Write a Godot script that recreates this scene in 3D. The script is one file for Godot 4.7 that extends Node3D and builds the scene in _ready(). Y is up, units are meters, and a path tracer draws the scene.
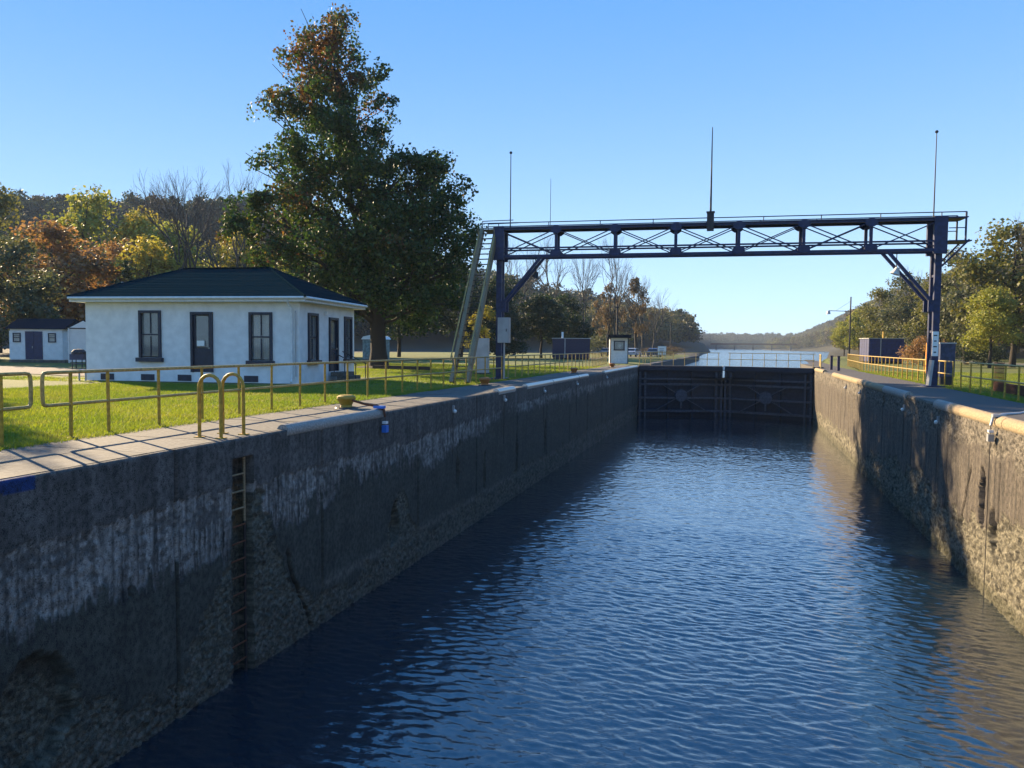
extends Node3D

# ---------------------------------------------------------------- constants
const WATER := -4.2          # level of the water in the lock chamber
const POOL := -0.85          # level of the canal above the upper gate
const LX := -8.15            # face of the left lock wall
const RX := 5.62             # face of the right lock wall
const GATE_Z := -62.6

var rng := RandomNumberGenerator.new()
var n1 := FastNoiseLite.new()
var n2 := FastNoiseLite.new()
var n3 := FastNoiseLite.new()
var M := {}
var unit_box := BoxMesh.new()
var unit_cyl := CylinderMesh.new()
var taken := {}

# ---------------------------------------------------------------- helpers
func lin(r: float, g: float, b: float) -> Color:
	return Color(r, g, b).linear_to_srgb()

func noise_tex(freq: float, lo: float, hi: float, octaves := 4, size := 512, sd := 1) -> NoiseTexture2D:
	var f := FastNoiseLite.new()
	f.seed = sd
	f.noise_type = FastNoiseLite.TYPE_SIMPLEX_SMOOTH
	f.frequency = freq
	f.fractal_octaves = octaves
	var t := NoiseTexture2D.new()
	t.width = size
	t.height = size
	t.seamless = true
	t.noise = f
	var g := Gradient.new()
	g.set_color(0, Color(lo, lo, lo))
	g.set_color(1, Color(hi, hi, hi))
	t.color_ramp = g
	return t

func mat(called: String, c: Color, rough := 0.8, metal := 0.0) -> StandardMaterial3D:
	var m := StandardMaterial3D.new()
	m.resource_name = called
	m.albedo_color = c
	m.roughness = rough
	m.metallic = metal
	M[called] = m
	return m

func textured(m: StandardMaterial3D, t: Texture2D, per_metre: float, bump: Texture2D = null, cm := 0.0) -> StandardMaterial3D:
	m.albedo_texture = t
	m.uv1_triplanar = true
	m.uv1_world_triplanar = true
	m.uv1_scale = Vector3.ONE * per_metre
	if bump:
		m.heightmap_enabled = true
		m.heightmap_texture = bump
		m.heightmap_scale = cm
	return m

func pitted() -> ImageTexture:
	# crisp aggregate, pits and thin vertical runs, drawn pixel by pixel
	var size := 1024
	var f1 := FastNoiseLite.new(); f1.seed = 61; f1.noise_type = FastNoiseLite.TYPE_CELLULAR; f1.frequency = 0.075; f1.fractal_type = FastNoiseLite.FRACTAL_NONE
	var f2 := FastNoiseLite.new(); f2.seed = 62; f2.frequency = 0.02; f2.fractal_octaves = 5
	var f3 := FastNoiseLite.new(); f3.seed = 63; f3.frequency = 0.3; f3.fractal_octaves = 2
	var a := f1.get_seamless_image(size, size, false, false, 0.1)
	var b := f2.get_seamless_image(size, size, false, false, 0.1)
	var c := f3.get_seamless_image(size, size, false, false, 0.1)
	var pa := a.get_data(); var pb := b.get_data(); var pc := c.get_data()
	var out := PackedByteArray()
	out.resize(size * size * 3)
	for i in size * size:
		var patch := pb[i] / 255.0
		var v := 0.88 + 0.32 * (pc[i] / 255.0 - 0.5) + 0.42 * (patch - 0.5)
		var cell := pa[i] / 255.0
		if cell < 0.2 and patch < 0.5: v *= 0.5
		elif cell > 0.8 and patch > 0.5: v *= 1.25
		var g := clampi(int(v * 255.0), 30, 255)
		out[i * 3] = g; out[i * 3 + 1] = g; out[i * 3 + 2] = g
	var im := Image.create_from_data(size, size, false, Image.FORMAT_RGB8, out)
	return ImageTexture.create_from_image(im)

func numbered(called: String) -> String:
	if not taken.has(called):
		taken[called] = 0
		return called
	taken[called] += 1
	return "%s_%03d" % [called, taken[called]]

func tag(o: Node, label: String, category: String, group := "", kind := "") -> void:
	if label: o.set_meta("label", label)
	if category: o.set_meta("category", category)
	if group: o.set_meta("group", group)
	if kind: o.set_meta("kind", kind)

func thing(called: String, label: String, category: String, at := Vector3.ZERO, turn := 0.0, group := "") -> Node3D:
	var o := Node3D.new()
	o.name = numbered(called)
	add_child(o)
	o.position = at
	o.rotation.y = turn
	tag(o, label, category, group)
	return o

func obj(called: String, mesh: Mesh, m: Material, parent: Node = null) -> MeshInstance3D:
	var o := MeshInstance3D.new()
	o.mesh = mesh
	o.material_override = m
	if parent:
		o.name = called
		parent.add_child(o, true)
	else:
		o.name = numbered(called)
		add_child(o)
	return o

func struct_obj(called: String, mesh: Mesh, m: Material) -> MeshInstance3D:
	var o := obj(called, mesh, m)
	o.set_meta("kind", "structure")
	return o

func bx(parent: Node, called: String, at: Vector3, size: Vector3, m: Material, basis := Basis.IDENTITY) -> MeshInstance3D:
	var o := obj(called, unit_box, m, parent)
	o.transform = Transform3D(basis * Basis.from_scale(size), at)
	return o

func along(a: Vector3, b: Vector3) -> Basis:      # y axis runs from a to b
	var y := (b - a).normalized()
	var ref := Vector3.FORWARD if absf(y.dot(Vector3.UP)) > 0.95 else Vector3.UP
	var x := ref.cross(y).normalized()
	var z := x.cross(y).normalized()
	return Basis(x, y, z)

func bar(parent: Node, called: String, a: Vector3, b: Vector3, w: float, d: float, m: Material) -> MeshInstance3D:
	var o := obj(called, unit_box, m, parent)
	o.transform = Transform3D(along(a, b) * Basis.from_scale(Vector3(w, a.distance_to(b), d)), (a + b) / 2)
	return o

func rod(parent: Node, called: String, a: Vector3, b: Vector3, r: float, m: Material) -> MeshInstance3D:
	var o := obj(called, unit_cyl, m, parent)
	o.transform = Transform3D(along(a, b) * Basis.from_scale(Vector3(r * 2, a.distance_to(b), r * 2)), (a + b) / 2)
	return o

func st_new() -> SurfaceTool:
	var st := SurfaceTool.new()
	st.begin(Mesh.PRIMITIVE_TRIANGLES)
	return st

func st_box(st: SurfaceTool, at: Vector3, size: Vector3, basis := Basis.IDENTITY) -> void:
	st.append_from(unit_box, 0, Transform3D(basis * Basis.from_scale(size), at))

func st_bar(st: SurfaceTool, a: Vector3, b: Vector3, w: float, d: float) -> void:
	st_box(st, (a + b) / 2, Vector3(w, a.distance_to(b), d), along(a, b))

func tube(pts: Array, radii: Array, sides := 8, closed_end := true) -> ArrayMesh:
	var b := Soup.new()
	b.tube(pts, radii, sides)
	return b.commit()

# collects triangles with normals and colours
class Soup:
	var v := PackedVector3Array()
	var n := PackedVector3Array()
	var c := PackedColorArray()
	var uv := PackedVector2Array()
	var ix := PackedInt32Array()
	func tri(a: Vector3, b: Vector3, d: Vector3, col := Color.WHITE) -> void:
		var k := v.size()
		var m := (d - a).cross(b - a).normalized()
		v.append(a); v.append(b); v.append(d)
		n.append(m); n.append(m); n.append(m)
		c.append(col); c.append(col); c.append(col)
		ix.append(k); ix.append(k + 1); ix.append(k + 2)
	func quad(a: Vector3, b: Vector3, d: Vector3, e: Vector3, col := Color.WHITE) -> void:
		var k := v.size()
		var m := (d - a).cross(b - a).normalized()
		v.append(a); v.append(b); v.append(d); v.append(e)
		n.append(m); n.append(m); n.append(m); n.append(m)
		c.append(col); c.append(col); c.append(col); c.append(col)
		ix.append(k); ix.append(k + 1); ix.append(k + 2)
		ix.append(k); ix.append(k + 2); ix.append(k + 3)
	func tube(pts: Array, radii: Array, sides: int, col := Color.WHITE) -> void:
		var base := v.size()
		var px := Vector3.ZERO
		for i in pts.size():
			var d: Vector3 = (pts[mini(i + 1, pts.size() - 1)] - pts[maxi(i - 1, 0)]).normalized()
			if px == Vector3.ZERO:
				px = (Vector3.FORWARD if absf(d.y) > 0.9 else Vector3.UP).cross(d).normalized()
			px = (px - d * px.dot(d)).normalized()
			var pz := d.cross(px)
			for k in sides:
				var a := TAU * k / sides
				var o := px * cos(a) + pz * sin(a)
				v.append(pts[i] + o * radii[i]); n.append(o); c.append(col)
		for i in pts.size() - 1:
			for k in sides:
				var a := base + i * sides + k
				var b := base + i * sides + (k + 1) % sides
				ix.append(a); ix.append(a + sides); ix.append(b)
				ix.append(b); ix.append(a + sides); ix.append(b + sides)
		for e in [0, pts.size() - 1]:
			var k0 := v.size()
			var dd: Vector3 = (pts[0] - pts[1]).normalized() if e == 0 else (pts[e] - pts[e - 1]).normalized()
			for k in sides:
				v.append(v[base + e * sides + k]); n.append(dd); c.append(col)
			for k in range(1, sides - 1):
				if e == 0:
					ix.append(k0); ix.append(k0 + k); ix.append(k0 + k + 1)
				else:
					ix.append(k0); ix.append(k0 + k + 1); ix.append(k0 + k)
	func commit() -> ArrayMesh:
		var arr := []
		arr.resize(Mesh.ARRAY_MAX)
		arr[Mesh.ARRAY_VERTEX] = v
		arr[Mesh.ARRAY_NORMAL] = n
		arr[Mesh.ARRAY_COLOR] = c
		if uv.size(): arr[Mesh.ARRAY_TEX_UV] = uv
		arr[Mesh.ARRAY_INDEX] = ix
		var m := ArrayMesh.new()
		m.add_surface_from_arrays(Mesh.PRIMITIVE_TRIANGLES, arr)
		return m

# a sheet of nu x nv points; pos and col are arrays in rows of nu
func sheet(nu: int, nv: int, pos: PackedVector3Array, col: PackedColorArray, flip := false) -> ArrayMesh:
	var nor := PackedVector3Array()
	nor.resize(pos.size())
	for j in nv:
		for i in nu:
			var du: Vector3 = pos[j * nu + mini(i + 1, nu - 1)] - pos[j * nu + maxi(i - 1, 0)]
			var dv: Vector3 = pos[mini(j + 1, nv - 1) * nu + i] - pos[maxi(j - 1, 0) * nu + i]
			var m := du.cross(dv).normalized()
			nor[j * nu + i] = -m if flip else m
	var ix := PackedInt32Array()
	for j in nv - 1:
		for i in nu - 1:
			var a := j * nu + i
			if flip:
				ix.append(a); ix.append(a + 1); ix.append(a + nu)
				ix.append(a + 1); ix.append(a + nu + 1); ix.append(a + nu)
			else:
				ix.append(a); ix.append(a + nu); ix.append(a + 1)
				ix.append(a + 1); ix.append(a + nu); ix.append(a + nu + 1)
	var arr := []
	arr.resize(Mesh.ARRAY_MAX)
	arr[Mesh.ARRAY_VERTEX] = pos
	arr[Mesh.ARRAY_NORMAL] = nor
	if col.size(): arr[Mesh.ARRAY_COLOR] = col
	arr[Mesh.ARRAY_INDEX] = ix
	var mm := ArrayMesh.new()
	mm.add_surface_from_arrays(Mesh.PRIMITIVE_TRIANGLES, arr)
	return mm

# an outline in the x-y plane given counter-clockwise, extruded along z from z0 to z1
func prism(outline: PackedVector2Array, z0: float, z1: float) -> ArrayMesh:
	var s := Soup.new()
	var t := Geometry2D.triangulate_polygon(outline)
	for k in range(0, t.size(), 3):
		var a := outline[t[k]]; var b := outline[t[k + 1]]; var d := outline[t[k + 2]]
		if (b - a).cross(d - a) < 0:
			var w := b; b = d; d = w
		s.tri(Vector3(a.x, a.y, z1), Vector3(d.x, d.y, z1), Vector3(b.x, b.y, z1))
		s.tri(Vector3(a.x, a.y, z0), Vector3(b.x, b.y, z0), Vector3(d.x, d.y, z0))
	for k in outline.size():
		var a := outline[k]; var b := outline[(k + 1) % outline.size()]
		s.quad(Vector3(a.x, a.y, z0), Vector3(a.x, a.y, z1), Vector3(b.x, b.y, z1), Vector3(b.x, b.y, z0))
	return s.commit()

# turned profile: pairs (radius, height)
func lathe(profile: Array, sides := 16) -> ArrayMesh:
	var s := Soup.new()
	for k in sides:
		var a := TAU * k / sides; var b := TAU * (k + 1) / sides
		for i in profile.size() - 1:
			var p: Vector2 = profile[i]; var q: Vector2 = profile[i + 1]
			var A := Vector3(cos(a) * p.x, p.y, sin(a) * p.x); var B := Vector3(cos(b) * p.x, p.y, sin(b) * p.x)
			var C := Vector3(cos(b) * q.x, q.y, sin(b) * q.x); var D := Vector3(cos(a) * q.x, q.y, sin(a) * q.x)
			if p.x < 0.0001: s.tri(A, C, D)
			elif q.x < 0.0001: s.tri(A, B, D)
			else: s.quad(A, B, C, D)
	return s.commit()

func sm(a: float, b: float, x: float) -> float:
	return smoothstep(a, b, x)

# ---------------------------------------------------------------- start
func _ready() -> void:
	rng.seed = 20
	n1.seed = 3; n1.frequency = 1.0; n1.fractal_octaves = 3
	n2.seed = 8; n2.frequency = 1.0; n2.fractal_octaves = 4
	n3.seed = 15; n3.frequency = 1.0; n3.fractal_octaves = 2
	unit_cyl.top_radius = 0.5; unit_cyl.bottom_radius = 0.5; unit_cyl.height = 1.0
	unit_cyl.radial_segments = 10; unit_cyl.rings = 1

	# camera
	var cam := Camera3D.new()
	cam.name = "camera"
	add_child(cam)
	cam.position = Vector3(0, 1.62, 0)
	cam.rotation_order = EULER_ORDER_YXZ
	cam.rotation_degrees = Vector3(-2.945, 17.1, 0.5)
	cam.fov = 54.92
	cam.near = 0.05
	cam.far = 6000.0
	cam.current = true

	# sky, sun, exposure
	var sky_mat := ProceduralSkyMaterial.new()
	sky_mat.sky_top_color = Color(0.20, 0.44, 0.69)
	sky_mat.sky_horizon_color = Color(0.65, 0.77, 0.85)
	sky_mat.sky_curve = 0.16
	sky_mat.ground_bottom_color = Color(0.25, 0.26, 0.22)
	sky_mat.ground_horizon_color = Color(0.55, 0.62, 0.62)
	sky_mat.sun_angle_max = 16.0
	sky_mat.sun_curve = 0.15
	var sky := Sky.new()
	sky.sky_material = sky_mat
	var env := Environment.new()
	env.background_mode = Environment.BG_SKY
	env.sky = sky
	env.background_energy_multiplier = 0.69
	env.tonemap_mode = Environment.TONE_MAPPER_LINEAR
	env.tonemap_exposure = 3.15
	env.sdfgi_enabled = true
	env.ssao_enabled = true
	env.ssil_enabled = true
	env.fog_enabled = true
	env.fog_density = 0.0002
	env.fog_light_color = Color(0.80, 0.88, 0.96)
	var we := WorldEnvironment.new()
	we.name = "world_environment"
	we.environment = env
	add_child(we)
	var sun := DirectionalLight3D.new()
	sun.name = "sun"
	add_child(sun)
	var to_sun := Vector3(-cos(deg_to_rad(28.0)), tan(deg_to_rad(20.5)), -sin(deg_to_rad(28.0))).normalized()
	sun.look_at_from_position(to_sun * 50.0, Vector3.ZERO, Vector3.UP)
	sun.light_energy = 1.6
	sun.light_color = Color(1.0, 0.89, 0.72)
	sun.light_angular_distance = 0.5
	sun.shadow_enabled = true

	make_materials()
	make_terrain()
	make_water()
	make_lock_walls()
	make_walkways()
	make_gates()
	make_gantry()
	make_house()
	make_sheds()
	make_railings()
	make_small_things()
	make_trees()
	make_woods()
	make_grass()

func make_materials() -> void:
	var grain := noise_tex(0.045, 0.55, 1.0, 5, 512, 2)
	var fine := noise_tex(0.12, 0.45, 1.0, 4, 512, 5)
	var soft := noise_tex(0.012, 0.62, 1.0, 5, 512, 9)
	M.grain = grain; M.fine = fine; M.soft = soft
	var w := textured(mat("wall_concrete", Color.WHITE, 0.92), fine, 0.9, fine, 2.0)
	w.vertex_color_use_as_albedo = true
	# pits, chips and runs over the broad colours
	w.detail_enabled = true
	w.detail_blend_mode = BaseMaterial3D.BLEND_MODE_MUL
	w.detail_uv_layer = BaseMaterial3D.DETAIL_UV_2
	w.uv2_triplanar = true
	w.uv2_world_triplanar = true
	w.uv2_scale = Vector3(0.42, 0.30, 0.42)
	w.detail_albedo = pitted()
	textured(mat("coping", lin(0.160, 0.150, 0.132), 0.9), grain, 0.45, fine, 0.5)
	textured(mat("coping_pale", lin(0.19, 0.176, 0.152), 0.9), grain, 0.38, fine, 0.5)
	textured(mat("coping_dark", lin(0.138, 0.130, 0.117), 0.9), soft, 0.5, fine, 0.5)
	textured(mat("nosing", lin(0.48, 0.45, 0.40), 0.8), grain, 0.8, fine, 0.3)
	textured(mat("nosing_tan", lin(0.50, 0.38, 0.22), 0.85), grain, 0.7, fine, 0.3)
	textured(mat("asphalt", lin(0.14, 0.125, 0.115), 0.92), fine, 0.8, fine, 0.4)
	textured(mat("gravel", lin(0.30, 0.25, 0.21), 0.95), fine, 0.9, fine, 1.0)
	var gr := textured(mat("ground", Color.WHITE, 0.95), fine, 0.6, fine, 2.0)
	gr.vertex_color_use_as_albedo = true
	var gb := mat("grass_blade", Color.WHITE, 0.7)
	gb.vertex_color_use_as_albedo = true
	gb.backlight_enabled = true
	gb.backlight = Color(0.95, 1.0, 0.6)
	var wt := mat("water", lin(0.006, 0.019, 0.032), 0.04)
	wt.metallic_specular = 0.7
	wt.clearcoat_enabled = true
	wt.clearcoat = 1.0
	wt.clearcoat_roughness = 0.04
	wt.uv1_triplanar = true
	wt.uv1_world_triplanar = true
	wt.uv1_scale = Vector3(0.55, 0.55, 1.2)
	wt.heightmap_enabled = true
	wt.heightmap_texture = noise_tex(0.03, 0.0, 1.0, 3, 512, 31)
	wt.heightmap_scale = 0.4
	var wf := mat("canal_water", lin(0.01, 0.025, 0.04), 0.12)
	wf.uv1_triplanar = true
	wf.uv1_world_triplanar = true
	wf.uv1_scale = Vector3(0.12, 0.12, 0.2)
	wf.heightmap_enabled = true
	wf.heightmap_texture = noise_tex(0.03, 0.0, 1.0, 3, 512, 33)
	wf.heightmap_scale = 5.0
	textured(mat("gate_steel", lin(0.016, 0.027, 0.052), 0.85), soft, 0.5)
	textured(mat("gate_rib", lin(0.070, 0.085, 0.115), 0.8), soft, 0.7)
	textured(mat("navy", lin(0.014, 0.027, 0.105), 0.55), soft, 0.6)
	textured(mat("navy_light", lin(0.05, 0.07, 0.15), 0.5, 0.1), soft, 0.6)
	mat("dark_metal", lin(0.03, 0.03, 0.035), 0.5, 0.5)
	textured(mat("galvanised", lin(0.42, 0.43, 0.44), 0.45, 0.4), noise_tex(0.01, 0.88, 1.0, 3, 256, 44), 0.6)
	textured(mat("stair_paint", lin(0.40, 0.31, 0.18), 0.6, 0.1), grain, 1.0)
	textured(mat("yellow_paint", lin(0.64, 0.37, 0.03), 0.5), soft, 1.5)
	textured(mat("yellow_sunlit", lin(0.62, 0.43, 0.13), 0.55), soft, 1.5)  # creamier than the posts: sun on the rails is put into this colour
	mat("steel_pale", lin(0.52, 0.50, 0.46), 0.35, 0.6)
	textured(mat("orange_paint", lin(0.60, 0.22, 0.04), 0.6), grain, 2.0)
	textured(mat("bollard_yellow", lin(0.62, 0.38, 0.03), 0.6), grain, 2.0)
	textured(mat("rust", lin(0.20, 0.07, 0.03), 0.9), fine, 2.0)
	mat("black_paint", lin(0.02, 0.02, 0.025), 0.5)
	textured(mat("white_wall", lin(0.80, 0.80, 0.79), 0.75), noise_tex(0.01, 0.90, 1.0, 4, 512, 12), 0.35, fine, 0.15)
	textured(mat("white_trim", lin(0.78, 0.78, 0.76), 0.6), noise_tex(0.02, 0.88, 1.0, 3, 256, 13), 0.6)
	textured(mat("blue_trim", lin(0.012, 0.022, 0.055), 0.5), soft, 0.6)
	textured(mat("shingle_a", lin(0.016, 0.050, 0.066), 0.95), fine, 1.1, fine, 0.5)
	textured(mat("shingle_b", lin(0.0145, 0.046, 0.061), 0.95), fine, 1.0, fine, 0.5)
	textured(mat("shingle_c", lin(0.0175, 0.053, 0.069), 0.95), fine, 1.2, fine, 0.5)
	textured(mat("shed_roof", lin(0.035, 0.045, 0.065), 0.9), fine, 1.1, fine, 0.5)
	textured(mat("brick_red", lin(0.17, 0.075, 0.055), 0.9), grain, 1.5)
	for k in ["shingle_a", "shingle_b", "shingle_c", "shed_roof"]: M[k].specular_mode = BaseMaterial3D.SPECULAR_DISABLED
	var gl := mat("glass", Color(0.55, 0.6, 0.62, 0.25), 0.03)
	gl.transparency = BaseMaterial3D.TRANSPARENCY_ALPHA
	mat("floor_boards", lin(0.22, 0.16, 0.10), 0.7)
	mat("curtain", lin(0.55, 0.50, 0.43), 0.9)
	mat("paper", lin(0.78, 0.78, 0.74), 0.8)
	mat("sky_blue_paint", lin(0.03, 0.16, 0.55), 0.5)
	mat("lamp_white", lin(0.72, 0.72, 0.70), 0.35)
	textured(mat("porta_wall", lin(0.30, 0.40, 0.40), 0.6), soft, 0.5)
	textured(mat("container_brown", lin(0.05, 0.042, 0.10), 0.7), grain, 0.5)
	textured(mat("container_blue", lin(0.018, 0.034, 0.16), 0.6), soft, 0.5)
	var bk := textured(mat("bark", lin(0.085, 0.068, 0.055), 0.95), fine, 1.2, fine, 3.0)
	bk.roughness = 0.95
	textured(mat("bark_grey", lin(0.13, 0.115, 0.10), 0.95), fine, 0.8)
	for e in [["leaf_green", 0.07, 0.105, 0.02], ["leaf_dark", 0.032, 0.054, 0.02], ["leaf_olive", 0.15, 0.15, 0.04], ["leaf_yellow", 0.40, 0.34, 0.06], ["leaf_yellowgreen", 0.29, 0.30, 0.06], ["leaf_orange", 0.34, 0.19, 0.085], ["leaf_brown", 0.17, 0.115, 0.065], ["leaf_greygreen", 0.12, 0.13, 0.07]]:
		var l := mat(e[0], lin(e[1], e[2], e[3]), 0.6)
		l.vertex_color_use_as_albedo = true
		l.backlight_enabled = true
		l.backlight = Color(0.92, 0.92, 0.75)
	var lt := mat("leaf_tinted", Color.WHITE, 0.6)
	lt.vertex_color_use_as_albedo = true
	lt.backlight_enabled = true
	lt.backlight = Color(0.92, 0.92, 0.75)

# ---------------------------------------------------------------- terrain
var ridge_left := [[-420.0, -170.0, 50.0], [-289.0, -229.0, 48.0], [-195.0, -262.0, 46.0], [-120.0, -345.0, 22.0], [-92.0, -460.0, 14.0], [-80.0, -826.0, 12.0], [-90.0, -1200.0, 14.0]]
var ridge_right := [[150.0, -1600.0, 22.0], [160.0, -866.0, 50.0], [155.0, -555.0, 44.0], [150.0, -402.0, 38.0], [150.0, -200.0, 27.0], [155.0, 20.0, 20.0]]

func ridge_height(line: Array, p: Vector2, side: float, foot: float) -> float:
	var best := 1e9
	var h := 0.0
	var out := 1.0
	for k in line.size() - 1:
		var a := Vector2(line[k][0], line[k][1]); var b := Vector2(line[k + 1][0], line[k + 1][1])
		var t := clampf((p - a).dot(b - a) / (b - a).length_squared(), 0.0, 1.0)
		var q := a + (b - a) * t
		var d := p.distance_to(q)
		if d < best:
			best = d
			h = lerpf(line[k][2], line[k + 1][2], t)
			out = signf((b - a).cross(p - a)) * side
	if out > 0.0: return h
	return h * pow(1.0 - sm(0.0, foot, best), 1.2)

func shore_left(z: float) -> float:     # x of the left bank above the gate
	if z > -150.0: return -7.6
	if z > -420.0: return lerpf(-7.6, -16.0, (z + 150.0) / -270.0)
	return lerpf(-16.0, -60.0, clampf((z + 420.0) / -300.0, 0.0, 1.0))

func shore_right(z: float) -> float:
	if z > -75.0: return 6.0
	if z > -700.0: return lerpf(6.0, 74.0, (z + 75.0) / -625.0)
	return lerpf(74.0, 34.0, clampf((z + 700.0) / -400.0, 0.0, 1.0))

func ground_y(x: float, z: float) -> float:
	var y := maxf(ridge_height(ridge_left, Vector2(x, z), -1.0, 130.0), ridge_height(ridge_right, Vector2(x, z), -1.0, 100.0)) if z < -60.0 or absf(x) > 60.0 else 0.0
	if z < -1350.0:
		y = maxf(y, 14.0 * sm(-1350.0, -1500.0, z))
	if z > GATE_Z - 3.0:
		if x > LX - 0.45 and x < RX + 0.45: return -6.5
		return y - 0.02
	var l := shore_left(z); var r := shore_right(z)
	if z > -1350.0:
		if z > -150.0 and x > l - 0.45 and x < l + 3.0: return -3.0
		var inside := minf(x - l, r - x)
		var bank := 3.0 if z > -150.0 else 6.0
		y = lerpf(y, -3.0, sm(-bank * 0.6, bank * 0.6, inside))
	return y - 0.02

func make_terrain() -> void:
	var xs := [-2500.0, -1200.0, -800.0, -600.0, -500.0, -440.0]
	var x := -400.0
	while x < -60.0: xs.append(x); x += 10.0
	x = -60.0
	while x < LX - 0.8: xs.append(x); x += 1.5
	xs.append_array([LX - 0.8, LX - 0.5, LX - 0.4, -7.0, -5.0, -2.0, 1.0, 4.0, RX + 0.4, RX + 0.5, RX + 0.8])
	x = 7.0
	while x < 60.0: xs.append(x); x += 1.5
	x = 60.0
	while x < 240.0: xs.append(x); x += 8.0
	xs.append_array([260.0, 320.0, 400.0, 600.0, 1200.0, 2500.0])
	var zs := [300.0, 100.0, 40.0, 20.0, 10.0]
	var z := 6.0
	while z > -60.0: zs.append(z); z -= 1.5
	zs.append_array([GATE_Z - 2.95, GATE_Z - 3.05, -67.0])
	z = -69.0
	while z > -160.0: zs.append(z); z -= 3.0
	z = -160.0
	while z > -500.0: zs.append(z); z -= 9.0
	z = -500.0
	while z > -1700.0: zs.append(z); z -= 25.0
	zs.append_array([-1900.0, -2400.0, -4000.0])
	var pos := PackedVector3Array()
	var col := PackedColorArray()
	for zz in zs:
		for xx in xs:
			var y := ground_y(xx, zz)
			pos.append(Vector3(xx, y, zz))
			var t := n1.get_noise_2d(xx * 0.08, zz * 0.08)
			var f := n2.get_noise_2d(xx * 0.5, zz * 0.5)
			var c := Color(0.17, 0.22, 0.026).lerp(Color(0.25, 0.27, 0.035), clampf(0.5 + t * 0.8 + f * 0.5, 0, 1))
			if y > 2.0 or zz < -170.0 or absf(xx) > 75.0:
				c = Color(0.035, 0.032, 0.016).lerp(Color(0.055, 0.05, 0.02), clampf(0.5 + f, 0, 1))
			if y < -0.6: c = Color(0.05, 0.045, 0.03)
			col.append(c)
	struct_obj("ground", sheet(xs.size(), zs.size(), pos, col, true), M.ground)
	# gravel drive before the sheds
	var s := Soup.new()
	var edge_near := []
	var edge_far := []
	for k in 25:
		var t := k / 24.0
		var px := lerpf(-75.0, -27.2, t)
		var wob := n2.get_noise_2d(px * 0.4, 3.0) * 0.8
		edge_near.append(Vector3(px, 0.004, lerpf(-34.0, -27.5, t) + wob))
		edge_far.append(Vector3(px, 0.004, lerpf(-41.5, -33.5, t) + n2.get_noise_2d(px * 0.4, 9.0) * 0.6))
	for k in 24:
		s.quad(edge_near[k], edge_far[k], edge_far[k + 1], edge_near[k + 1])
	struct_obj("gravel_drive", s.commit(), M.gravel)
	# worn service track behind the tree
	s = Soup.new()
	var pts := [Vector3(-70, 0, -74), Vector3(-50, 0, -76), Vector3(-36, 0, -79), Vector3(-26, 0, -86), Vector3(-20, 0, -100), Vector3(-17, 0, -122), Vector3(-16, 0, -150)]
	strip(s, pts, 2.0)
	struct_obj("service_track", s.commit(), textured(mat("track", lin(0.24, 0.21, 0.14), 0.95), M.fine, 0.5, M.fine, 0.6))
	# path on the right into the trees
	s = Soup.new()
	strip(s, [Vector3(16.0, 0, -38), Vector3(20.5, 0, -52), Vector3(25.5, 0, -68), Vector3(30, 0, -84), Vector3(32, 0, -105), Vector3(31, 0, -130)], 1.3)
	struct_obj("footpath", s.commit(), textured(mat("path", lin(0.26, 0.23, 0.19), 0.95), M.fine, 0.6, M.fine, 0.5))

func strip(s: Soup, pts: Array, half: float) -> void:
	var cv := Curve3D.new()
	for i in pts.size():
		var d: Vector3 = (pts[mini(i + 1, pts.size() - 1)] - pts[maxi(i - 1, 0)]) / 6.0
		cv.add_point(pts[i], -d, d)
	var L := cv.get_baked_length()
	var n := int(L / 1.5)
	var pl := Vector3.ZERO; var pr := Vector3.ZERO
	for k in n + 1:
		var p := cv.sample_baked(L * k / n)
		var q := cv.sample_baked(minf(L, L * k / n + 0.3))
		var d := (q - p).normalized() if q != p else Vector3(0, 0, -1)
		var w := Vector3(-d.z, 0, d.x) * (half + n2.get_noise_2d(k * 0.7, pts[0].x) * 0.25)
		var a := p - w; var b := p + w
		a.y = maxf(ground_y(a.x, a.z), ground_y(b.x, b.z)) + 0.03; b.y = a.y
		if k: s.quad(pl, a, b, pr)
		pl = a; pr = b

# ---------------------------------------------------------------- water
func make_water() -> void:
	var pos := PackedVector3Array()
	var dx := 0.072
	var nu := int((RX - LX + 0.6) / dx) + 1
	var zs := []
	var z := 9.0
	while z > -2.0: zs.append(z); z -= 0.5
	while z > -24.0: zs.append(z); z -= 0.042
	while z > -45.0: zs.append(z); z -= 0.075
	while z > GATE_Z - 3.0: zs.append(z); z -= 0.13
	for zz in zs:
		for i in nu:
			var xx := LX - 0.3 + i * dx
			# short wind waves whose crests run across the chamber
			var warp := n1.get_noise_2d(xx * 0.22, zz * 0.22) * 0.8
			var h := (0.5 - absf(n3.get_noise_2d(xx * 0.95 + zz * 0.12, zz * 2.9 + warp))) * 0.024
			h += n3.get_noise_2d(xx * 2.4 - zz * 0.5 + 40.0, zz * 6.4 + warp * 2.0) * 0.012
			h += n1.get_noise_2d(xx * 0.35 + 90.0, zz * 0.6) * 0.012
			h *= lerpf(1.1, 0.7, sm(-14.0, -38.0, zz))
			pos.append(Vector3(xx, WATER + h, zz))
	struct_obj("lock_water", sheet(nu, zs.size(), pos, PackedColorArray(), true), M.water)
	# canal above the gate
	var p2 := PackedVector3Array()
	for zz in [GATE_Z - 1.2, -70.0, -100.0, -200.0, -400.0, -800.0, -1400.0]:
		for xx in [-70.0, -20.0, 0.0, 20.0, 85.0]:
			var q: float = clampf(xx, LX, RX) if zz > -64.0 else xx
			p2.append(Vector3(q, POOL, zz))
	struct_obj("canal_water", sheet(5, 7, p2, PackedColorArray(), true), M.canal_water)

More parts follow.
